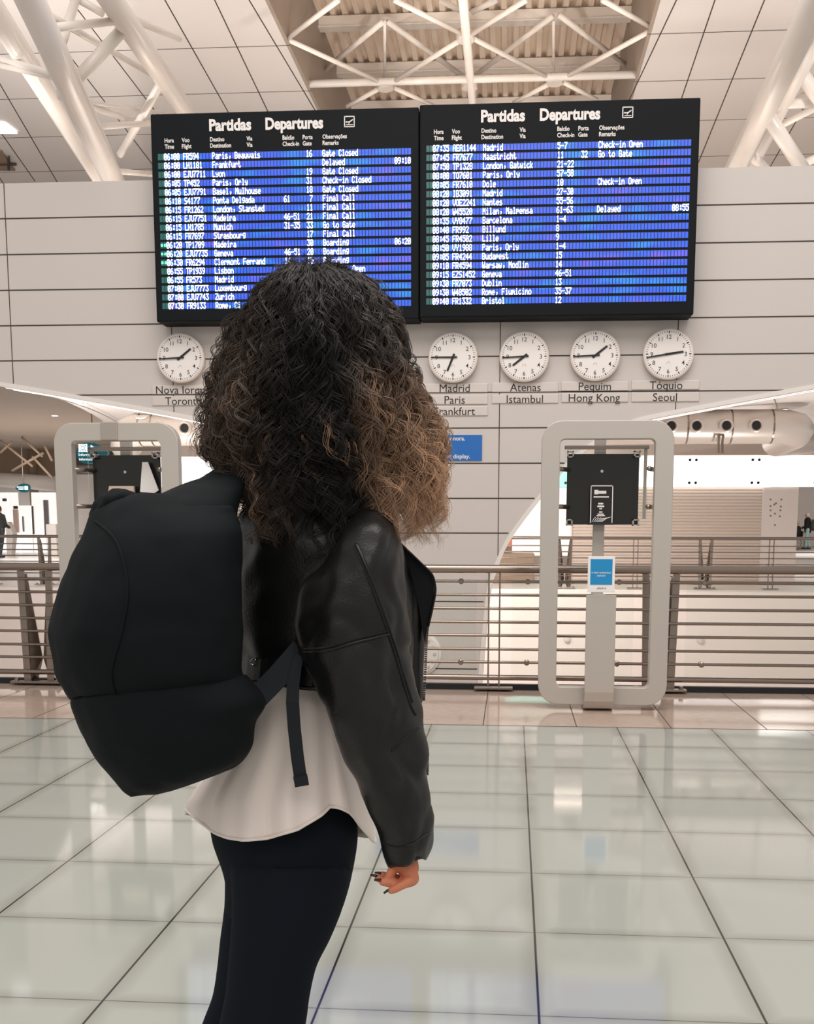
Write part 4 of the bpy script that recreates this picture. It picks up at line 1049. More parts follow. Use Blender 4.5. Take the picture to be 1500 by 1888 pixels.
# left hand, out of sight behind the blouse
cap_mesh(B, wrL, .023, wrL - Vector((0, 0, .05)), .020)
for k in range(4): cap_mesh(B, wrL + rgt * (.018 * (k - 1.5)) - Vector((0, 0, .08)), .0085, wrL + rgt * (.018 * (k - 1.5)) + fwd * .01 - Vector((0, 0, .15 - .008 * abs(k - 1.3))), .0072); cap_mesh(B, wrL + rgt * (.012 * (k - 1.5)) - Vector((0, 0, .03)), .012, wrL + rgt * (.018 * (k - 1.5)) - Vector((0, 0, .085)), .0095)
cap_mesh(B, wrL + fwd * .02 - Vector((0, 0, .04)), .011, wrL + fwd * .045 - Vector((0, 0, .09)), .008)
body = fuse('body', B, .0029, m_skin, girl, 2)
for (a, b_, r) in NAILS:
    d = (b_ - a).normalized(); m = MB(); up = Vector((0, -.2, 1)); up = (up - d * up.dot(d)).normalized()
    tip = b_ + d * r * 1.45; c_ = b_ + d * r * .1
    s_ = d.cross(up).normalized(); vs = []
    for (q, w_, h_) in ((0, .50, .62), (.45, .46, .55), (1.0, .20, .34)):
        p = c_.lerp(tip, q)
        vs += [p - s_ * r * w_ + up * r * (h_ - .30), p + up * r * h_, p + s_ * r * w_ + up * r * (h_ - .30), p + up * r * (h_ - .45)]
    fs = [(0, 1, 2, 3), (11, 10, 9, 8)]
    for i in range(2):
        for k in range(4): fs.append((i * 4 + k, i * 4 + (k + 1) % 4, i * 4 + 4 + (k + 1) % 4, i * 4 + 4 + k))
    m.add(vs, fs); m.build('fingernail', m_nail, girl, smooth=True)['label'] = 'dark pointed fingernail'
for sg in (-1, 1):
    m = MB(); ell_mesh(m, hc + fwd * .081 + rgt * sg * .032 + Vector((0, 0, .010)), .011, .013, .009, math.atan2(fwd.y, fwd.x), 16); m.build('eye', m_paper, girl, smooth=True)

# trousers: seat and two legs as one garment
T = MB()
vs, fs = loft([(400, 1440, 630, 1430, 1.85, .105), (388, 1500, 650, 1490, 1.85, .115), (390, 1550, 660, 1540, 1.85, .125), (414, 1625, 647, 1622, 1.85, .125), (412, 1690, 630, 1680, 1.85, .10)], sub=5); T.add(vs, fs)
vs, fs = loft([(425, 1600, 648, 1600, 1.79, .085), (428, 1670, 633, 1670, 1.785, .083), (424, 1733, 608, 1733, 1.78, .078), (420, 1781, 584, 1781, 1.78, .074), (414, 1837, 571, 1837, 1.78, .068), (404, 1888, 564, 1888, 1.78, .064), (395, 1960, 548, 1960, 1.775, .062), (385, 2070, 525, 2070, 1.77, .060), (378, 2180, 500, 2180, 1.765, .054), (376, 2280, 475, 2280, 1.76, .048), (374, 2330, 470, 2330, 1.76, .046)], n=36, sub=4); T.add(vs, fs)
vs, fs = loft([(414, 1600, 600, 1600, 1.92, .080), (413, 1670, 600, 1670, 1.925, .080), (405, 1733, 585, 1733, 1.93, .076), (400, 1781, 566, 1781, 1.93, .072), (391, 1837, 545, 1837, 1.94, .068), (372, 1888, 530, 1888, 1.95, .064), (352, 1960, 500, 1960, 1.955, .062), (340, 2050, 470, 2050, 1.96, .060), (338, 2150, 445, 2150, 1.965, .052), (340, 2245, 430, 2245, 1.97, .046)], n=36, sub=4); T.add(vs, fs)
fuse('trousers', T, .006, m_trouser, girl, 5)
for (ak, nm) in ((akR, 'r'), (akL, 'l')):
    S = MB(); f_ = Vector((ak.x, ak.y, .045)); cap_mesh(S, f_ + Vector((0, 0, .06)), .046, f_ - fwd * .03, .044); cap_mesh(S, f_ - fwd * .03, .044, f_ + fwd * .15, .036); cap_mesh(S, f_ + Vector((0, 0, .03)), .045, f_ + fwd * .13 + Vector((0, 0, .0)), .036)
    sh = fuse('shoe', S, .006, m_black, girl, 4)
    S = MB(); so = [f_ + fwd * (.06 + .135 * math.cos(a)) + rgt * (.045 * math.sin(a)) for a in [2 * math.pi * k / 24 for k in range(24)]]
    S.prism([(p.x, p.y, .0) for p in so], (0, 0, .018)); S.build('sole', m_rub, sh)

# blouse with a shirt-tail hem
hem_near = [(338, 1490), (385, 1531), (420, 1545), (452, 1549), (500, 1544), (550, 1529), (590, 1506), (615, 1487), (633, 1490), (650, 1500), (668, 1524), (692, 1553)]
hu = np.array([h[0] for h in hem_near], float); hv = np.array([h[1] for h in hem_near], float)
sl_v = np.array([1215, 1262, 1300, 1350, 1400, 1450, 1480, 1520, 1560], float)
sl_l = np.array([452, 448, 440, 425, 398, 362, 343, 340, 340], float); sl_r = np.array([600, 618, 632, 645, 660, 675, 684, 690, 693], float)
vs = []; fs = []; NT, NR = 96, 34
for i in range(NR + 1):
    t = i / NR
    for k in range(NT):
        a = 2 * math.pi * k / NT; c, s = math.cos(a), math.sin(a)
        uu = 340 + (c + 1) / 2 * (692 - 340)
        hb_ = np.interp(uu, hu, hv) if s <= 0 else np.interp(uu, hu, hv) * .0 + 1500 + 45 * ((uu - 340) / 352)
        v = 1215 + (hb_ - 1215) * t
        L_, R_ = np.interp(v, sl_v, sl_l), np.interp(v, sl_v, sl_r)
        fold = (.010 * math.sin(a * 9 + 1.2) + .008 * math.sin(a * 17 + 2)) * t ** 1.3
        vs.append(P((L_ + R_) / 2 + (R_ - L_) / 2 * c * (1 + fold * .6), v, 1.85 + (.115 + .048 * t + fold) * s))
for i in range(NR):
    for k in range(NT): fs.append((i * NT + k, i * NT + (k + 1) % NT, (i + 1) * NT + (k + 1) % NT, (i + 1) * NT + k))
vs = wrinkle(vs, fs, lambda p: .006 * NZ(p, 9, (1, 1, .35), 3) + .004 * NZ(p, 20, (1, 1, .4), 8))
b_ = MB(); b_.add(vs, fs); sh = b_.build('blouse', m_shirt, girl, smooth=True)
md = sh.modifiers.new('thickness', 'SOLIDIFY'); md.thickness = .003
hemp = [vs[NR * NT + k] for k in range(NT)]
h = MB(); h.tube(hemp, .0026, 6, closed=True); h.build('hem', m_shirt, sh, smooth=True)

# leather jacket
lf = lambda p: .009 * NZ(p, 11, (1, 1, .6), 1) + .005 * NZ(p, 26, (1, 1, 1), 5)
jk = cloth('jacket', [(560, 890, 700, 905, 1.84, .05), (478, 920, 716, 925, 1.84, .085), (440, 950, 730, 950, 1.83, .115), (434, 1000, 742, 990, 1.83, .13), (426, 1060, 752, 1050, 1.83, .135), (426, 1150, 758, 1150, 1.83, .135), (430, 1215, 756, 1220, 1.83, .130), (440, 1258, 752, 1292, 1.83, .128)], m_leather, girl, lf, n=72, cap1=False)
jb = bvh_of(jk)
bt = MB(); ribbon(bt, [on(jb, u, 1222 + (u - 440) * .10, .002) for u in range(446, 590, 12)], .052, .004); bt.build('belt', m_leather, jk)
eb = MB(); c_ = on(jb, 468, 1221, .006); eb.tube([c_ + Vector((math.cos(a) * .0052, 0, math.sin(a) * .0052)) for a in [2 * math.pi * k / 16 for k in range(16)]], .0014, 6, closed=True); eb.build('eyelet', m_chrome, jk, smooth=True)['label'] = 'silver eyelet ring'
he = MB()
for off in (0, -9): he.tube([on(jb, u, 1254 + off + (u - 446) * .112, .001) for u in range(450, 600, 10)], .0028, 6)
he.build('hem_stitching', m_leather, jk, smooth=True)
cl = cloth('collar', [(600, 898, 712, 902, 1.80, .07), (590, 918, 716, 920, 1.80, .085), (586, 938, 722, 936, 1.80, .09)], m_lining, jk, None, n=40, sub=4)
# sleeves
srows = [(640, 934, 716, 934, 1.75, .035), (632, 950, 722, 944, 1.735, .058), (616, 990, 733, 975, 1.71, .072), (594, 1032, 742, 1008, 1.695, .080), (566, 1082, 750, 1055, 1.685, .085), (552, 1132, 755, 1118, 1.68, .086), (553, 1187, 757, 1185, 1.675, .084), (574, 1250, 759, 1246, 1.67, .080), (603, 1320, 770, 1308, 1.665, .076), (634, 1395, 781, 1374, 1.665, .071), (664, 1465, 788, 1448, 1.66, .066), (692, 1527, 791, 1512, 1.66, .060), (706, 1572, 791, 1552, 1.66, .054), (714, 1598, 786, 1578, 1.66, .050), (718, 1601, 783, 1583, 1.66, .044), (722, 1580, 780, 1565, 1.66, .040)]
def leather(p):
    f1 = .012 * NZ(p, 11, (1.8, 1, .35), 2); f2 = .006 * NZ(p, 24, (1, 1, .9), 11); d_ = abs(NZ(p, 7, (1, 1, 1.2), 21)); return f1 + f2 - .006 * max(0, .18 - d_) / .18
sl = cloth('sleeve', srows, m_leather, girl, leather, n=72, sub=8)
sb = bvh_of(sl)
def seam(pts, r, parent, m_=m_lining, lift=.0006, name='seam'):
    c = catmull([list(p) for p in pts], 8); t = MB(); t.tube([on(sb, p[0], p[1], lift) for p in c], r, 6); return t.build(name, m_, parent, smooth=True)
seam([(652, 1006), (672, 1050), (700, 1122), (728, 1205), (742, 1252), (757, 1300), (766, 1318)], .0022, sl)
seam([(656, 1003), (676, 1047), (704, 1119), (732, 1202), (746, 1249), (760, 1295)], .0028, sl, m_leather, .0006)
seam([(560, 1197), (600, 1194), (650, 1180), (690, 1170), (714, 1163)], .0016, sl)
seam([(560, 1203), (600, 1200), (650, 1186), (690, 1176), (716, 1169)], .0026, sl, m_leather)
seam([(722, 1384), (745, 1362), (772, 1342)], .0018, sl)
seam([(706, 1556), (735, 1562), (765, 1553), (789, 1536)], .0015, sl, m_leather)
cloth('sleeve', [(500, 960, 590, 960, 1.96, .05), (490, 1010, 600, 1010, 2.0, .075), (488, 1130, 600, 1130, 2.02, .075), (492, 1290, 590, 1290, 2.03, .062), (505, 1420, 585, 1420, 2.04, .055), (512, 1500, 578, 1500, 2.04, .045)], m_leather, girl, lf, n=48)
# open front of the jacket with its zip
front = [(700, 985, 738, 1000, 1.86, .030), (712, 1010, 748, 1012, 1.87, .034), (715, 1035, 772, 1035, 1.88, .030), (718, 1062, 797, 1060, 1.885, .028), (720, 1092, 801, 1090, 1.885, .030), (722, 1122, 796, 1120, 1.885, .032), (724, 1165, 786, 1160, 1.88, .034), (726, 1230, 783, 1230, 1.875, .034), (730, 1285, 780, 1290, 1.87, .030), (736, 1306, 770, 1307, 1.87, .026)]
ft = cloth('jacket_front', front, m_leather, girl, lambda p: .004 * NZ(p, 16, (1, 1, .4), 6), n=40, sub=6)
fb = bvh_of(ft)
ln = MB(); poly = [(739, 1006), (752, 1018), (768, 1033), (784, 1049), (795, 1061), (799, 1078), (799, 1100), (795, 1120), (788, 1150), (783, 1185), (778, 1160), (772, 1120), (764, 1085), (756, 1050)]
ln.prism([P(u, v, 1.845) for u, v in poly], (0, .012, 0)); ln.build('lining', m_lining, ft)
e1 = MB(); e1.tube([P(u, v, 1.838) for u, v in [tuple(x) for x in catmull([(737, 1002), (752, 1016), (775, 1038), (795, 1058), (801, 1076), (802, 1092), (797, 1120), (789, 1155)], 5)]], .0024, 6); e1.build('piping', m_leather, ft, smooth=True)
e1 = MB(); e1.tube([P(u, v, 1.842) for u, v in [tuple(x) for x in catmull([(733, 1003), (743, 1040), (752, 1090), (757, 1140), (759, 1200), (762, 1260), (768, 1306)], 5)]], .0034, 6); e1.build('front_seam', m_leather, ft, smooth=True)
zp = MB()
zl_ = [tuple(x) for x in catmull([(795, 1125), (788, 1152), (785, 1180), (783, 1230), (780, 1290)], 14)]
for (u, v) in zl_: c_ = P(u + 1, v, 1.85); zp.box(c_.x - .0022, c_.x + .0022, c_.y - .003, c_.y + .003, c_.z - .0011, c_.z + .0011)
zp.build('zip', m_steel_d, ft)
cloth('elbow_flap', [(762, 1335, 776, 1340, 1.74, .012), (764, 1360, 786, 1360, 1.74, .016), (768, 1400, 790, 1402, 1.735, .016), (774, 1425, 790, 1430, 1.73, .012)], m_leather, sl, None, n=24)

# hair -----------------------------------------------------------------
hrows = np.array([(455, 530, 615, .02), (484, 530, 612, .03), (492, 525, 628, .07), (505, 502, 662, .10), (525, 478, 692, .125), (560, 455, 716, .15), (600, 434, 734, .165), (650, 416, 749, .172), (700, 399, 766, .175), (750, 387, 784, .175), (800, 384, 799, .172), (835, 392, 806, .165), (870, 412, 811, .155), (900, 426, 813, .160), (950, 440, 808, .160), (1000, 446, 790, .165), (1060, 450, 770, .165), (1110, 454, 750, .165)], float)
def hring(v): return (np.interp(v, hrows[:, 0], hrows[:, 1]), np.interp(v, hrows[:, 0], hrows[:, 2]), np.interp(v, hrows[:, 0], hrows[:, 3]))
HYc = 1.845
def Pn(u, v, Y):
    d = np.stack([(u - PPX) / FPX, -(v - PPY) / FPX, -np.ones_like(u)], -1) @ RW.T
    k = Y / d[..., 1]; return d * k[..., None] + np.array([0, 0, EYE])
hm = [(uL + (uR - uL) * .07, v, uR - (uR - uL) * .07, v, HYc, b_ * .88) for v, uL, uR, b_ in [(494, 540, 612, .05), (510, 508, 655, .09), (535, 478, 690, .125), (570, 456, 716, .15), (620, 434, 736, .165), (680, 410, 756, .17), (740, 396, 775, .17), (800, 392, 785, .165), (850, 410, 780, .15), (900, 432, 765, .13), (945, 448, 735, .11), (985, 460, 690, .09), (1020, 470, 620, .06)]]
vs, fs = loft(hm, n=64, sub=6)
vs = wrinkle(vs, fs, lambda p: .012 * NZ(p, 18, (1, 1, .7), 4) + .007 * NZ(p, 40, (1, 1, .8), 9))
b_ = MB(); b_.add(vs, fs); b_.build('hair_mass', m_hairin, girl, smooth=True)
def strands(nlock, per, npt, s_rng, vend_fn, crad, wl, rad, seed, fly=0.0, mode=None):
    g = np.random.default_rng(seed)
    th = g.uniform(0, 2 * math.pi, nlock); th = np.where(g.random(nlock) < .55, -np.abs(((th + math.pi) % (2 * math.pi)) - math.pi), th)
    s = g.uniform(*s_rng, nlock); v0 = 488 + g.random(nlock) ** 1.3 * 200; ve = vend_fn(th, g)
    if mode == 'back': th = g.uniform(-2.9, -1.45, nlock); v0 = g.uniform(600, 760, nlock)
    if mode == 'stray': th = g.uniform(-2.5, -.8, nlock); v0 = g.uniform(640, 820, nlock); ve = v0 + g.uniform(90, 190, nlock)
    if mode == 'top': v0 = g.uniform(505, 530, nlock)
    ph = g.uniform(0, 2 * math.pi, nlock); hand_ = np.where(g.random(nlock) < .5, 1, -1)
    cr_ = crad * g.uniform(.5, 1.5, nlock); wv = wl * g.uniform(.7, 1.4, nlock)
    drift = g.normal(0, .16, nlock); drift2 = g.normal(0, .05, nlock)
    V, Fc, Cc = [], [], []
    t = np.linspace(0, 1, npt)
    TH = th[:, None] + drift[:, None] * t[None] ; v = v0[:, None] + (ve - v0)[:, None] * t[None]
    L_, R_, Bd = hring(v)
    S = s[:, None] + drift2[:, None] * t[None] + fly * np.maximum(0, t[None] - .45) * g.uniform(0, 1, nlock)[:, None]
    S = S * (1 + .045 * np.sin(5 * TH + v / 38.0) + .035 * np.sin(9 * TH - v / 27.0 + 1.0))
    u = (L_ + R_) / 2 + (R_ - L_) / 2 * np.cos(TH) * S; Y = HYc + Bd * np.sin(TH) * S
    base = Pn(u, v, Y)                                   # nlock,npt,3
    dlen = np.linalg.norm(np.diff(base, axis=1), axis=2); arc = np.concatenate([np.zeros((nlock, 1)), np.cumsum(dlen, 1)], 1)
    # colour: dark crown, mid brown left, caramel dye plus painted warm backlight on the right
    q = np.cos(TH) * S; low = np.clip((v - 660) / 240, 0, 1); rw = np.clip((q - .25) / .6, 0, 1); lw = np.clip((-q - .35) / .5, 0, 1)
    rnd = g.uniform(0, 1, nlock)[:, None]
    tip_light = np.clip(rw ** .7 * low * (.55 + .9 * rnd), 0, 1); midf = np.clip(.9 * lw * (.3 + rnd) * np.clip((v - 520) / 200, 0.2, 1) + .6 * rw * rnd * np.clip((v - 500) / 150, 0, 1), 0, 1)
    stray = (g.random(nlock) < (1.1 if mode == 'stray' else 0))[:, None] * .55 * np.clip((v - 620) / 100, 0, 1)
    dark = np.array([.0105, .0085, .0075]); mid = np.array([.150, .105, .080]); tip_col = np.array([.56, .33, .20])
    col = dark + (mid - dark) * midf[..., None]; col = col + (tip_col - col) * np.maximum(tip_light, stray * .8)[..., None]
    ang = ph[:, None] + hand_[:, None] * 2 * math.pi * arc / wv[:, None]
    env = np.clip(t / .12, 0, 1)[None] * (.55 + .45 * t)[None] * cr_[:, None]
    tan = np.gradient(base, axis=1); tan /= np.linalg.norm(tan, axis=2, keepdims=True) + 1e-9
    ref = np.array([0, 1.0, 0.05]); n1 = np.cross(tan, ref); n1 /= np.linalg.norm(n1, axis=2, keepdims=True) + 1e-9; n2 = np.cross(tan, n1)
    for k in range(per):
        pa = ang + g.normal(0, .20, nlock)[:, None]; rr = env * g.uniform(.75, 1.25, nlock)[:, None]
        off = g.normal(0, .0015, (nlock, 1, 3)) * (1 + 1.2 * t[None, :, None])
        c = base + n1 * (np.cos(pa) * rr)[..., None] + n2 * (np.sin(pa) * rr * (0.12 if mode == 'stray' else .55))[..., None] + off
        tg = np.gradient(c, axis=1); tg /= np.linalg.norm(tg, axis=2, keepdims=True) + 1e-9
        a1 = np.cross(tg, ref); a1 /= np.linalg.norm(a1, axis=2, keepdims=True) + 1e-9; a2 = np.cross(tg, a1)
        r_ = rad * g.uniform(.7, 1.3, nlock)[:, None] * np.clip((1.02 - t) / .25, .12, 1)[None]
        for j in range(3):
            a = 2 * math.pi * j / 3; V.append(c + (a1 * math.cos(a) + a2 * math.sin(a)) * r_[..., None]); Cc.append(np.clip(col * g.uniform(.75, 1.25, (nlock, 1, 1)), 0, 1))
    V = np.array(V).reshape(per, 3, nlock, npt, 3).transpose(0, 2, 3, 1, 4).reshape(-1, 3)
    Cc = np.array(Cc).reshape(per, 3, nlock, npt, 3).transpose(0, 2, 3, 1, 4).reshape(-1, 3)
    ns = per * nlock; b0 = (np.arange(ns) * npt * 3)[:, None, None] + (np.arange(npt - 1) * 3)[None, :, None]
    j = np.arange(3)[None, None, :]; jn = (j + 1) % 3
    Fq = np.stack([b0 + j, b0 + jn, b0 + 3 + jn, b0 + 3 + j], -1).reshape(-1, 4)
    return V, Fq, Cc
def ve_main(th, g):
    c = np.cos(th); e = np.where(c > .45, g.uniform(830, 1015, len(th)), np.where(c < -.5, g.uniform(810, 930, len(th)), g.uniform(860, 965, len(th))))
    return e
def ve_left(th, g): return np.where(th < -2.2, g.uniform(930, 1085, len(th)), g.uniform(920, 1010, len(th)))
def ve_top(th, g): return g.uniform(462, 492, len(th))
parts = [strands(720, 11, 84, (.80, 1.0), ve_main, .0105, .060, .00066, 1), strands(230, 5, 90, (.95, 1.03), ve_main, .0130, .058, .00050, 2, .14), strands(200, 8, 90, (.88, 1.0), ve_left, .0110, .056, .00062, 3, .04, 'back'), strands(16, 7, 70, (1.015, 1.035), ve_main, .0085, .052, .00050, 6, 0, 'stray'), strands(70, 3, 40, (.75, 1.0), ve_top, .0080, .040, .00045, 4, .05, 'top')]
V = np.concatenate([p[0] for p in parts]); offs = np.cumsum([0] + [len(p[0]) for p in parts[:-1]])
Fq = np.concatenate([p[1] + o for p, o in zip(parts, offs)]); Cc = np.concatenate([p[2] for p in parts])
V = V - np.array(girl.location)
me = bpy.data.meshes.new('hair'); me.vertices.add(len(V)); me.vertices.foreach_set('co', V.astype(np.float32).ravel())
me.loops.add(Fq.size); me.loops.foreach_set('vertex_index', Fq.astype(np.int32).ravel())
me.polygons.add(len(Fq)); me.polygons.foreach_set('loop_start', (np.arange(len(Fq)) * 4).astype(np.int32))
me.polygons.foreach_set('use_smooth', np.ones(len(Fq), bool)); me.update(calc_edges=True)
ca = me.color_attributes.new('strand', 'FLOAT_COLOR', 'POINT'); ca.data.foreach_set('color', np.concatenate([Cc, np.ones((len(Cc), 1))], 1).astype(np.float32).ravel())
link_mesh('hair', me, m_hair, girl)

# ------------------------------------------------------------------ backpack
bp = thing('backpack', 'large black nylon backpack worn on the back of the curly haired person', 'backpack', tuple(P(290, 1200, 1.63)))
bfold = lambda p: .007 * NZ(p, 9, (1, 1, 1), 31) + .003 * NZ(p, 24, (1, 1, 1), 7)
def vr(v, L_, R_, Y, b_): return (L_, v, R_, v, Y, b_)
main = [vr(914, 205, 330, 1.66, .05), vr(926, 184, 420, 1.655, .08), vr(945, 167, 436, 1.65, .105), (156, 975, 445, 975, 1.64, .125), (146, 1002, 445, 1002, 1.635, .135), (130, 1042, 445, 1042, 1.63, .142), (106, 1102, 445, 1102, 1.625, .148), (93, 1150, 445, 1150, 1.625, .15), (92, 1182, 445, 1182, 1.625, .15), (103, 1238, 443, 1232, 1.63, .148), (116, 1268, 448, 1250, 1.635, .142), (128, 1288, 450, 1262, 1.64, .132)]
mp_ = cloth('main_compartment', main, m_canvas, bp, bfold, n=72, sub=6, sq=2.5)
low_ = [(134, 1284, 452, 1246, 1.64, .132), (130, 1296, 468, 1262, 1.64, .140), (134, 1314, 486, 1296, 1.64, .143), (149, 1352, 468, 1330, 1.64, .142), (164, 1382, 463, 1374, 1.64, .138), (182, 1408, 440, 1408, 1.64, .130), (204, 1432, 400, 1428, 1.64, .118), (226, 1456, 345, 1449, 1.64, .095), (240, 1466, 290, 1464, 1.64, .06)]
cloth('lower_compartment', low_, m_canvas, bp, bfold, n=72, sub=6, sq=2.5)
cloth('shoulder_yoke', [vr(846, 414, 440, 1.83, .02), vr(862, 398, 452, 1.82, .045), vr(878, 372, 456, 1.80, .065), vr(893, 336, 452, 1.76, .085), vr(908, 300, 446, 1.72, .10), vr(930, 258, 440, 1.68, .105), vr(960, 240, 438, 1.66, .10)], m_canvas, bp, lambda p: .003 * NZ(p, 20, (1, 1, 1), 3), n=48, sub=6)
hl = cloth('carry_handle', [(166, 950, 184, 955, 1.64, .03), (174, 926, 206, 948, 1.64, .035), (194, 907, 216, 942, 1.64, .035), (222, 901, 224, 938, 1.64, .035), (246, 908, 234, 938, 1.64, .034), (268, 926, 240, 944, 1.64, .03)], m_canvas, bp, lambda p: .004 * NZ(p, 60, (1, 1, 1), 3), n=28, sub=6)
mb_ = bvh_of(mp_)
z_ = MB(); z_.tube([on(mb_, u, v, .0008) for u, v in [tuple(x) for x in catmull([(175, 960), (215, 1000), (235, 1080), (225, 1160), (205, 1240), (215, 1285)], 8)]], .0022, 6); z_.build('piping', m_canvas, mp_, smooth=True)
st_ = MB(); ribbon(st_, [P(470, 1290, 1.64), P(490, 1270, 1.655), P(512, 1247, 1.665), P(535, 1221, 1.675), P(556, 1196, 1.685)], .036, .004); st_.build('hip_strap', m_web, bp)
st_ = MB(); ribbon(st_, [tuple(P(*p)) for p in [(551, 1208, 1.675), (545, 1235, 1.67), (540, 1262, 1.665), (539, 1295, 1.66), (542, 1340, 1.66), (548, 1395, 1.66), (554, 1436, 1.66)]], [.012, .017, .0195, .0205, .0205, .0205, .0205], .003); te = st_.build('strap_tail', m_web, bp)
st_ = MB(); ribbon(st_, [tuple(P(*p)) for p in [(553, 1430, 1.658), (555, 1440, 1.658), (556.5, 1449, 1.658)]], .0225, .006); st_.build('strap_fold', m_web, te)

# ------------------------------------------------------------------ distant people
m_coat = mat('dark_coat', s2l(34, 36, 36), .9); m_olive = mat('olive_bag', s2l(86, 80, 68), .9); m_pale = mat('pale_blue_trousers', s2l(176, 214, 212), .9); m_grey = mat('white_hair', s2l(226, 222, 216), .9); m_fair = mat('fair_hair', s2l(190, 150, 112), .8)
def walker(X, Y, h, fx_, label, coat, trou, hairm, lean=0.0, pack=None, fy_=.2):
    t = thing('person', label, 'person', (X, Y, 0)); F = Vector((fx_, fy_, 0)).normalized(); S_ = Vector((-F.y, F.x, 0)); k = h / 1.7
    o = Vector((X, Y, 0)); at_ = lambda f, s, z: o + F * (f * k + lean * max(0, z - .9)) + S_ * s * k + Vector((0, 0, z * k))
    b_ = MB(); ell_mesh(b_, at_(.02, 0, 1.57), .095 * k, .08 * k, .12 * k, 0, 12); cap_mesh(b_, at_(0, 0, 1.5), .05 * k, at_(0, 0, 1.38), .05 * k); cap_mesh(b_, at_(0, 0, 1.3), .12 * k, at_(0, 0, .95), .12 * k)
    for s in (-1, 1):
        cap_mesh(b_, at_(0, s * .17, 1.36), .05 * k, at_(.06, s * .2, 1.08), .04 * k); cap_mesh(b_, at_(.06, s * .2, 1.08), .04 * k, at_(.28, s * .17, .98), .03 * k)
        cap_mesh(b_, at_(.28, s * .17, .98), .032 * k, at_(.35, s * .15, .97), .025 * k)
        cap_mesh(b_, at_(0, s * .09, .9), .07 * k, at_(.04 * s, s * .09, .5), .05 * k); cap_mesh(b_, at_(.04 * s, s * .09, .5), .05 * k, at_(.1 * s - .03, s * .09, .06), .035 * k); cap_mesh(b_, at_(.1 * s - .03, s * .09, .045), .035 * k, at_(.1 * s + .13, s * .09, .04), .03 * k)
    fuse('body', b_, .022, m_skin, t, 2)
    b_ = MB(); cap_mesh(b_, at_(0, 0, 1.34), .15 * k, at_(0, 0, .88), .17 * k)
    for s in (-1, 1): cap_mesh(b_, at_(0, s * .17, 1.36), .07 * k, at_(.06, s * .2, 1.08), .06 * k); cap_mesh(b_, at_(.06, s * .2, 1.08), .06 * k, at_(.25, s * .17, .99), .048 * k)
    fuse('coat', b_, .025, coat, t, 2)
    b_ = MB()
    for s in (-1, 1): cap_mesh(b_, at_(0, s * .09, .92), .1 * k, at_(.04 * s, s * .09, .5), .075 * k); cap_mesh(b_, at_(.04 * s, s * .09, .5), .075 * k, at_(.1 * s - .03, s * .09, .1), .055 * k)
    fuse('trousers', b_, .022, trou, t, 2)
    for s in (-1, 1):
        b_ = MB(); cap_mesh(b_, at_(.1 * s - .04, s * .09, .055), .05 * k, at_(.1 * s + .14, s * .09, .05), .045 * k); b_.build('shoe', m_black, t, smooth=True)
    b_ = MB(); ell_mesh(b_, at_(-.015, 0, 1.60), .105 * k, .095 * k, .115 * k, 0, 14); b_.build('hair', hairm, t, smooth=True)
    if pack:
        c = at_(-.26, 0, 1.12); b_ = MB(); ell_mesh(b_, c, .15 * k, .17 * k, .27 * k, 0, 14); q = thing('backpack', pack, 'backpack', tuple(c - Vector((0, 0, .27 * k)))); b_.build('bag', m_olive, q, smooth=True)
        b_ = MB(); b_.tube([c + Vector((0, 0, .24)), c + F * .2 + Vector((0, -.1, .28)), c + F * .33 + Vector((0, -.12, .0))], .02, 6); b_.build('strap', m_olive, q)
    return t
ph_ = P(1490, 1010, 55)
walker(ph_.x, 55.3, 1.80, -1, 'distant white haired person in dark coat pushing a wheelchair beyond the void', m_coat, m_pale, m_grey, .06, 'olive backpack on the distant person pushing the wheelchair')
wx = P(1464, 1010, 54.8).x; WYc = 54.8
wc = thing('wheelchair', 'distant wheelchair pushed along the opposite concourse', 'wheelchair', (wx, WYc, 0))
for s in (-.27, .27):
    b_ = MB(); b_.tube([(wx + .1 + math.cos(a) * .29, WYc + s, .31 + math.sin(a) * .29) for a in [2 * math.pi * k / 28 for k in range(28)]], .022, 6, closed=True)
    for a in range(6): b_.tube([(wx + .1, WYc + s, .31), (wx + .1 + math.cos(a * 1.047) * .28, WYc + s, .31 + math.sin(a * 1.047) * .28)], .006, 4)
    b_.build('wheel', m_steel_d, wc)
    b_ = MB(); b_.tube([(wx - .45 + math.cos(a) * .09, WYc + s, .10 + math.sin(a) * .09) for a in [2 * math.pi * k / 16 for k in range(16)]], .025, 6, closed=True); b_.build('caster', m_rub, wc)
    b_ = MB(); b_.tube([(wx - .62, WYc + s, .14), (wx - .45, WYc + s, .5), (wx + .28, WYc + s, .5), (wx + .36, WYc + s, .95), (wx + .5, WYc + s, .97)], .016, 6); b_.build('side_frame', m_steel, wc)
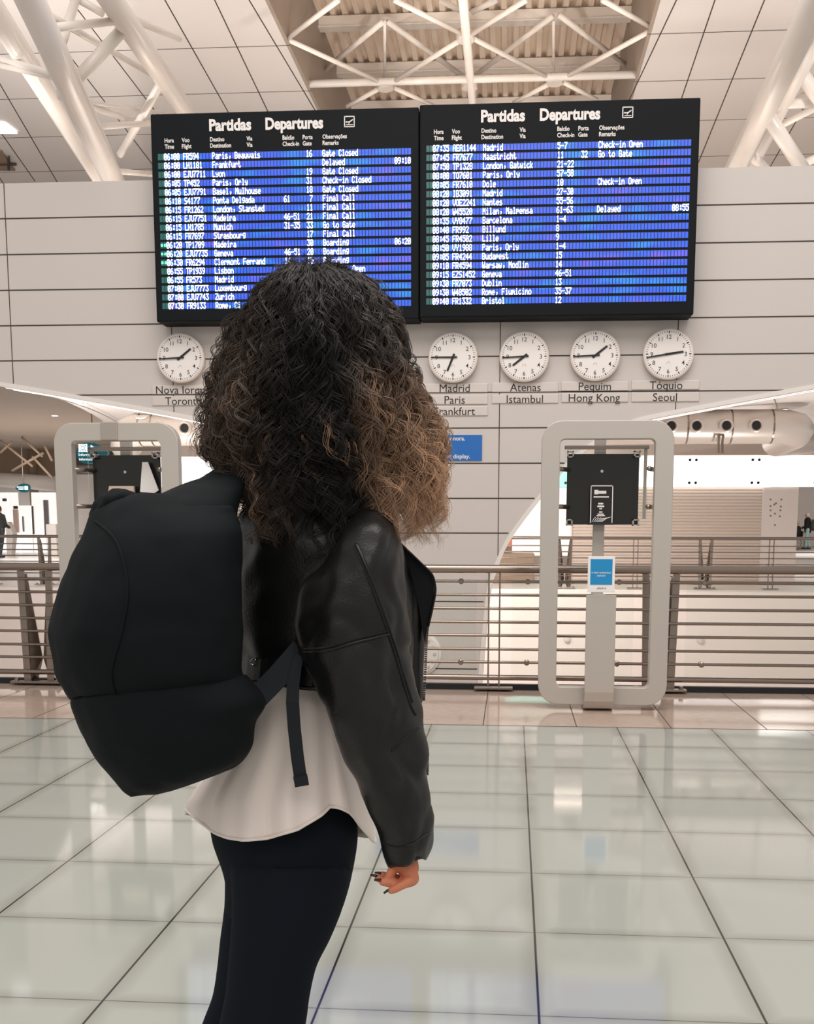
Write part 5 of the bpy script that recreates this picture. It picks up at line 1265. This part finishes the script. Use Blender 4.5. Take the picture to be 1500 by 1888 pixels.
b_ = MB(); b_.box(wx - .2, wx + .28, WYc - .25, WYc + .25, .46, .5); b_.box(wx + .28, wx + .32, WYc - .25, WYc + .25, .5, .9); b_.build('seat', m_black, wc)
st = thing('person', 'distant seated person in dark clothes riding in the wheelchair', 'person', (wx, WYc, .5))
sp_ = lambda x, y, z: Vector((wx + x, WYc + y, z))
b_ = MB(); ell_mesh(b_, sp_(.06, 0, 1.24), .09, .08, .115, 0, 12); cap_mesh(b_, sp_(.1, 0, 1.14), .05, sp_(.13, 0, 1.04), .05); cap_mesh(b_, sp_(.14, 0, 1.0), .11, sp_(.15, 0, .66), .12)
for s in (-.1, .1):
    cap_mesh(b_, sp_(.12, s, .60), .065, sp_(-.34, s, .62), .05); cap_mesh(b_, sp_(-.34, s, .62), .05, sp_(-.52, s, .26), .035); cap_mesh(b_, sp_(-.52, s, .24), .033, sp_(-.66, s, .24), .028)
    cap_mesh(b_, sp_(.13, s * 1.7, 1.0), .045, sp_(.05, s * 2, .76), .036); cap_mesh(b_, sp_(.05, s * 2, .76), .036, sp_(-.2, s * 1.4, .73), .028)
fuse('body', b_, .022, m_skin, st, 2)
b_ = MB(); cap_mesh(b_, sp_(.14, 0, 1.02), .14, sp_(.14, 0, .68), .15)
for s in (-.1, .1): cap_mesh(b_, sp_(.13, s * 1.7, 1.0), .065, sp_(.05, s * 2, .76), .055); cap_mesh(b_, sp_(.05, s * 2, .76), .055, sp_(-.15, s * 1.4, .73), .045)
fuse('coat', b_, .025, m_coat, st, 2)
b_ = MB()
for s in (-.1, .1): cap_mesh(b_, sp_(.12, s, .60), .085, sp_(-.34, s, .62), .07); cap_mesh(b_, sp_(-.34, s, .62), .07, sp_(-.5, s, .30), .055)
fuse('trousers', b_, .022, m_black, st, 2)
b_ = MB(); ell_mesh(b_, sp_(.075, 0, 1.26), .10, .09, .11, 0, 12); b_.build('hair', m_fair, st, smooth=True)
pl = P(2, 1030, 38)
walker(pl.x, 38, 1.86, .3, 'black-clad person standing at the far left edge of the opposite concourse', m_coat, m_black, m_black, fy_=1.0)
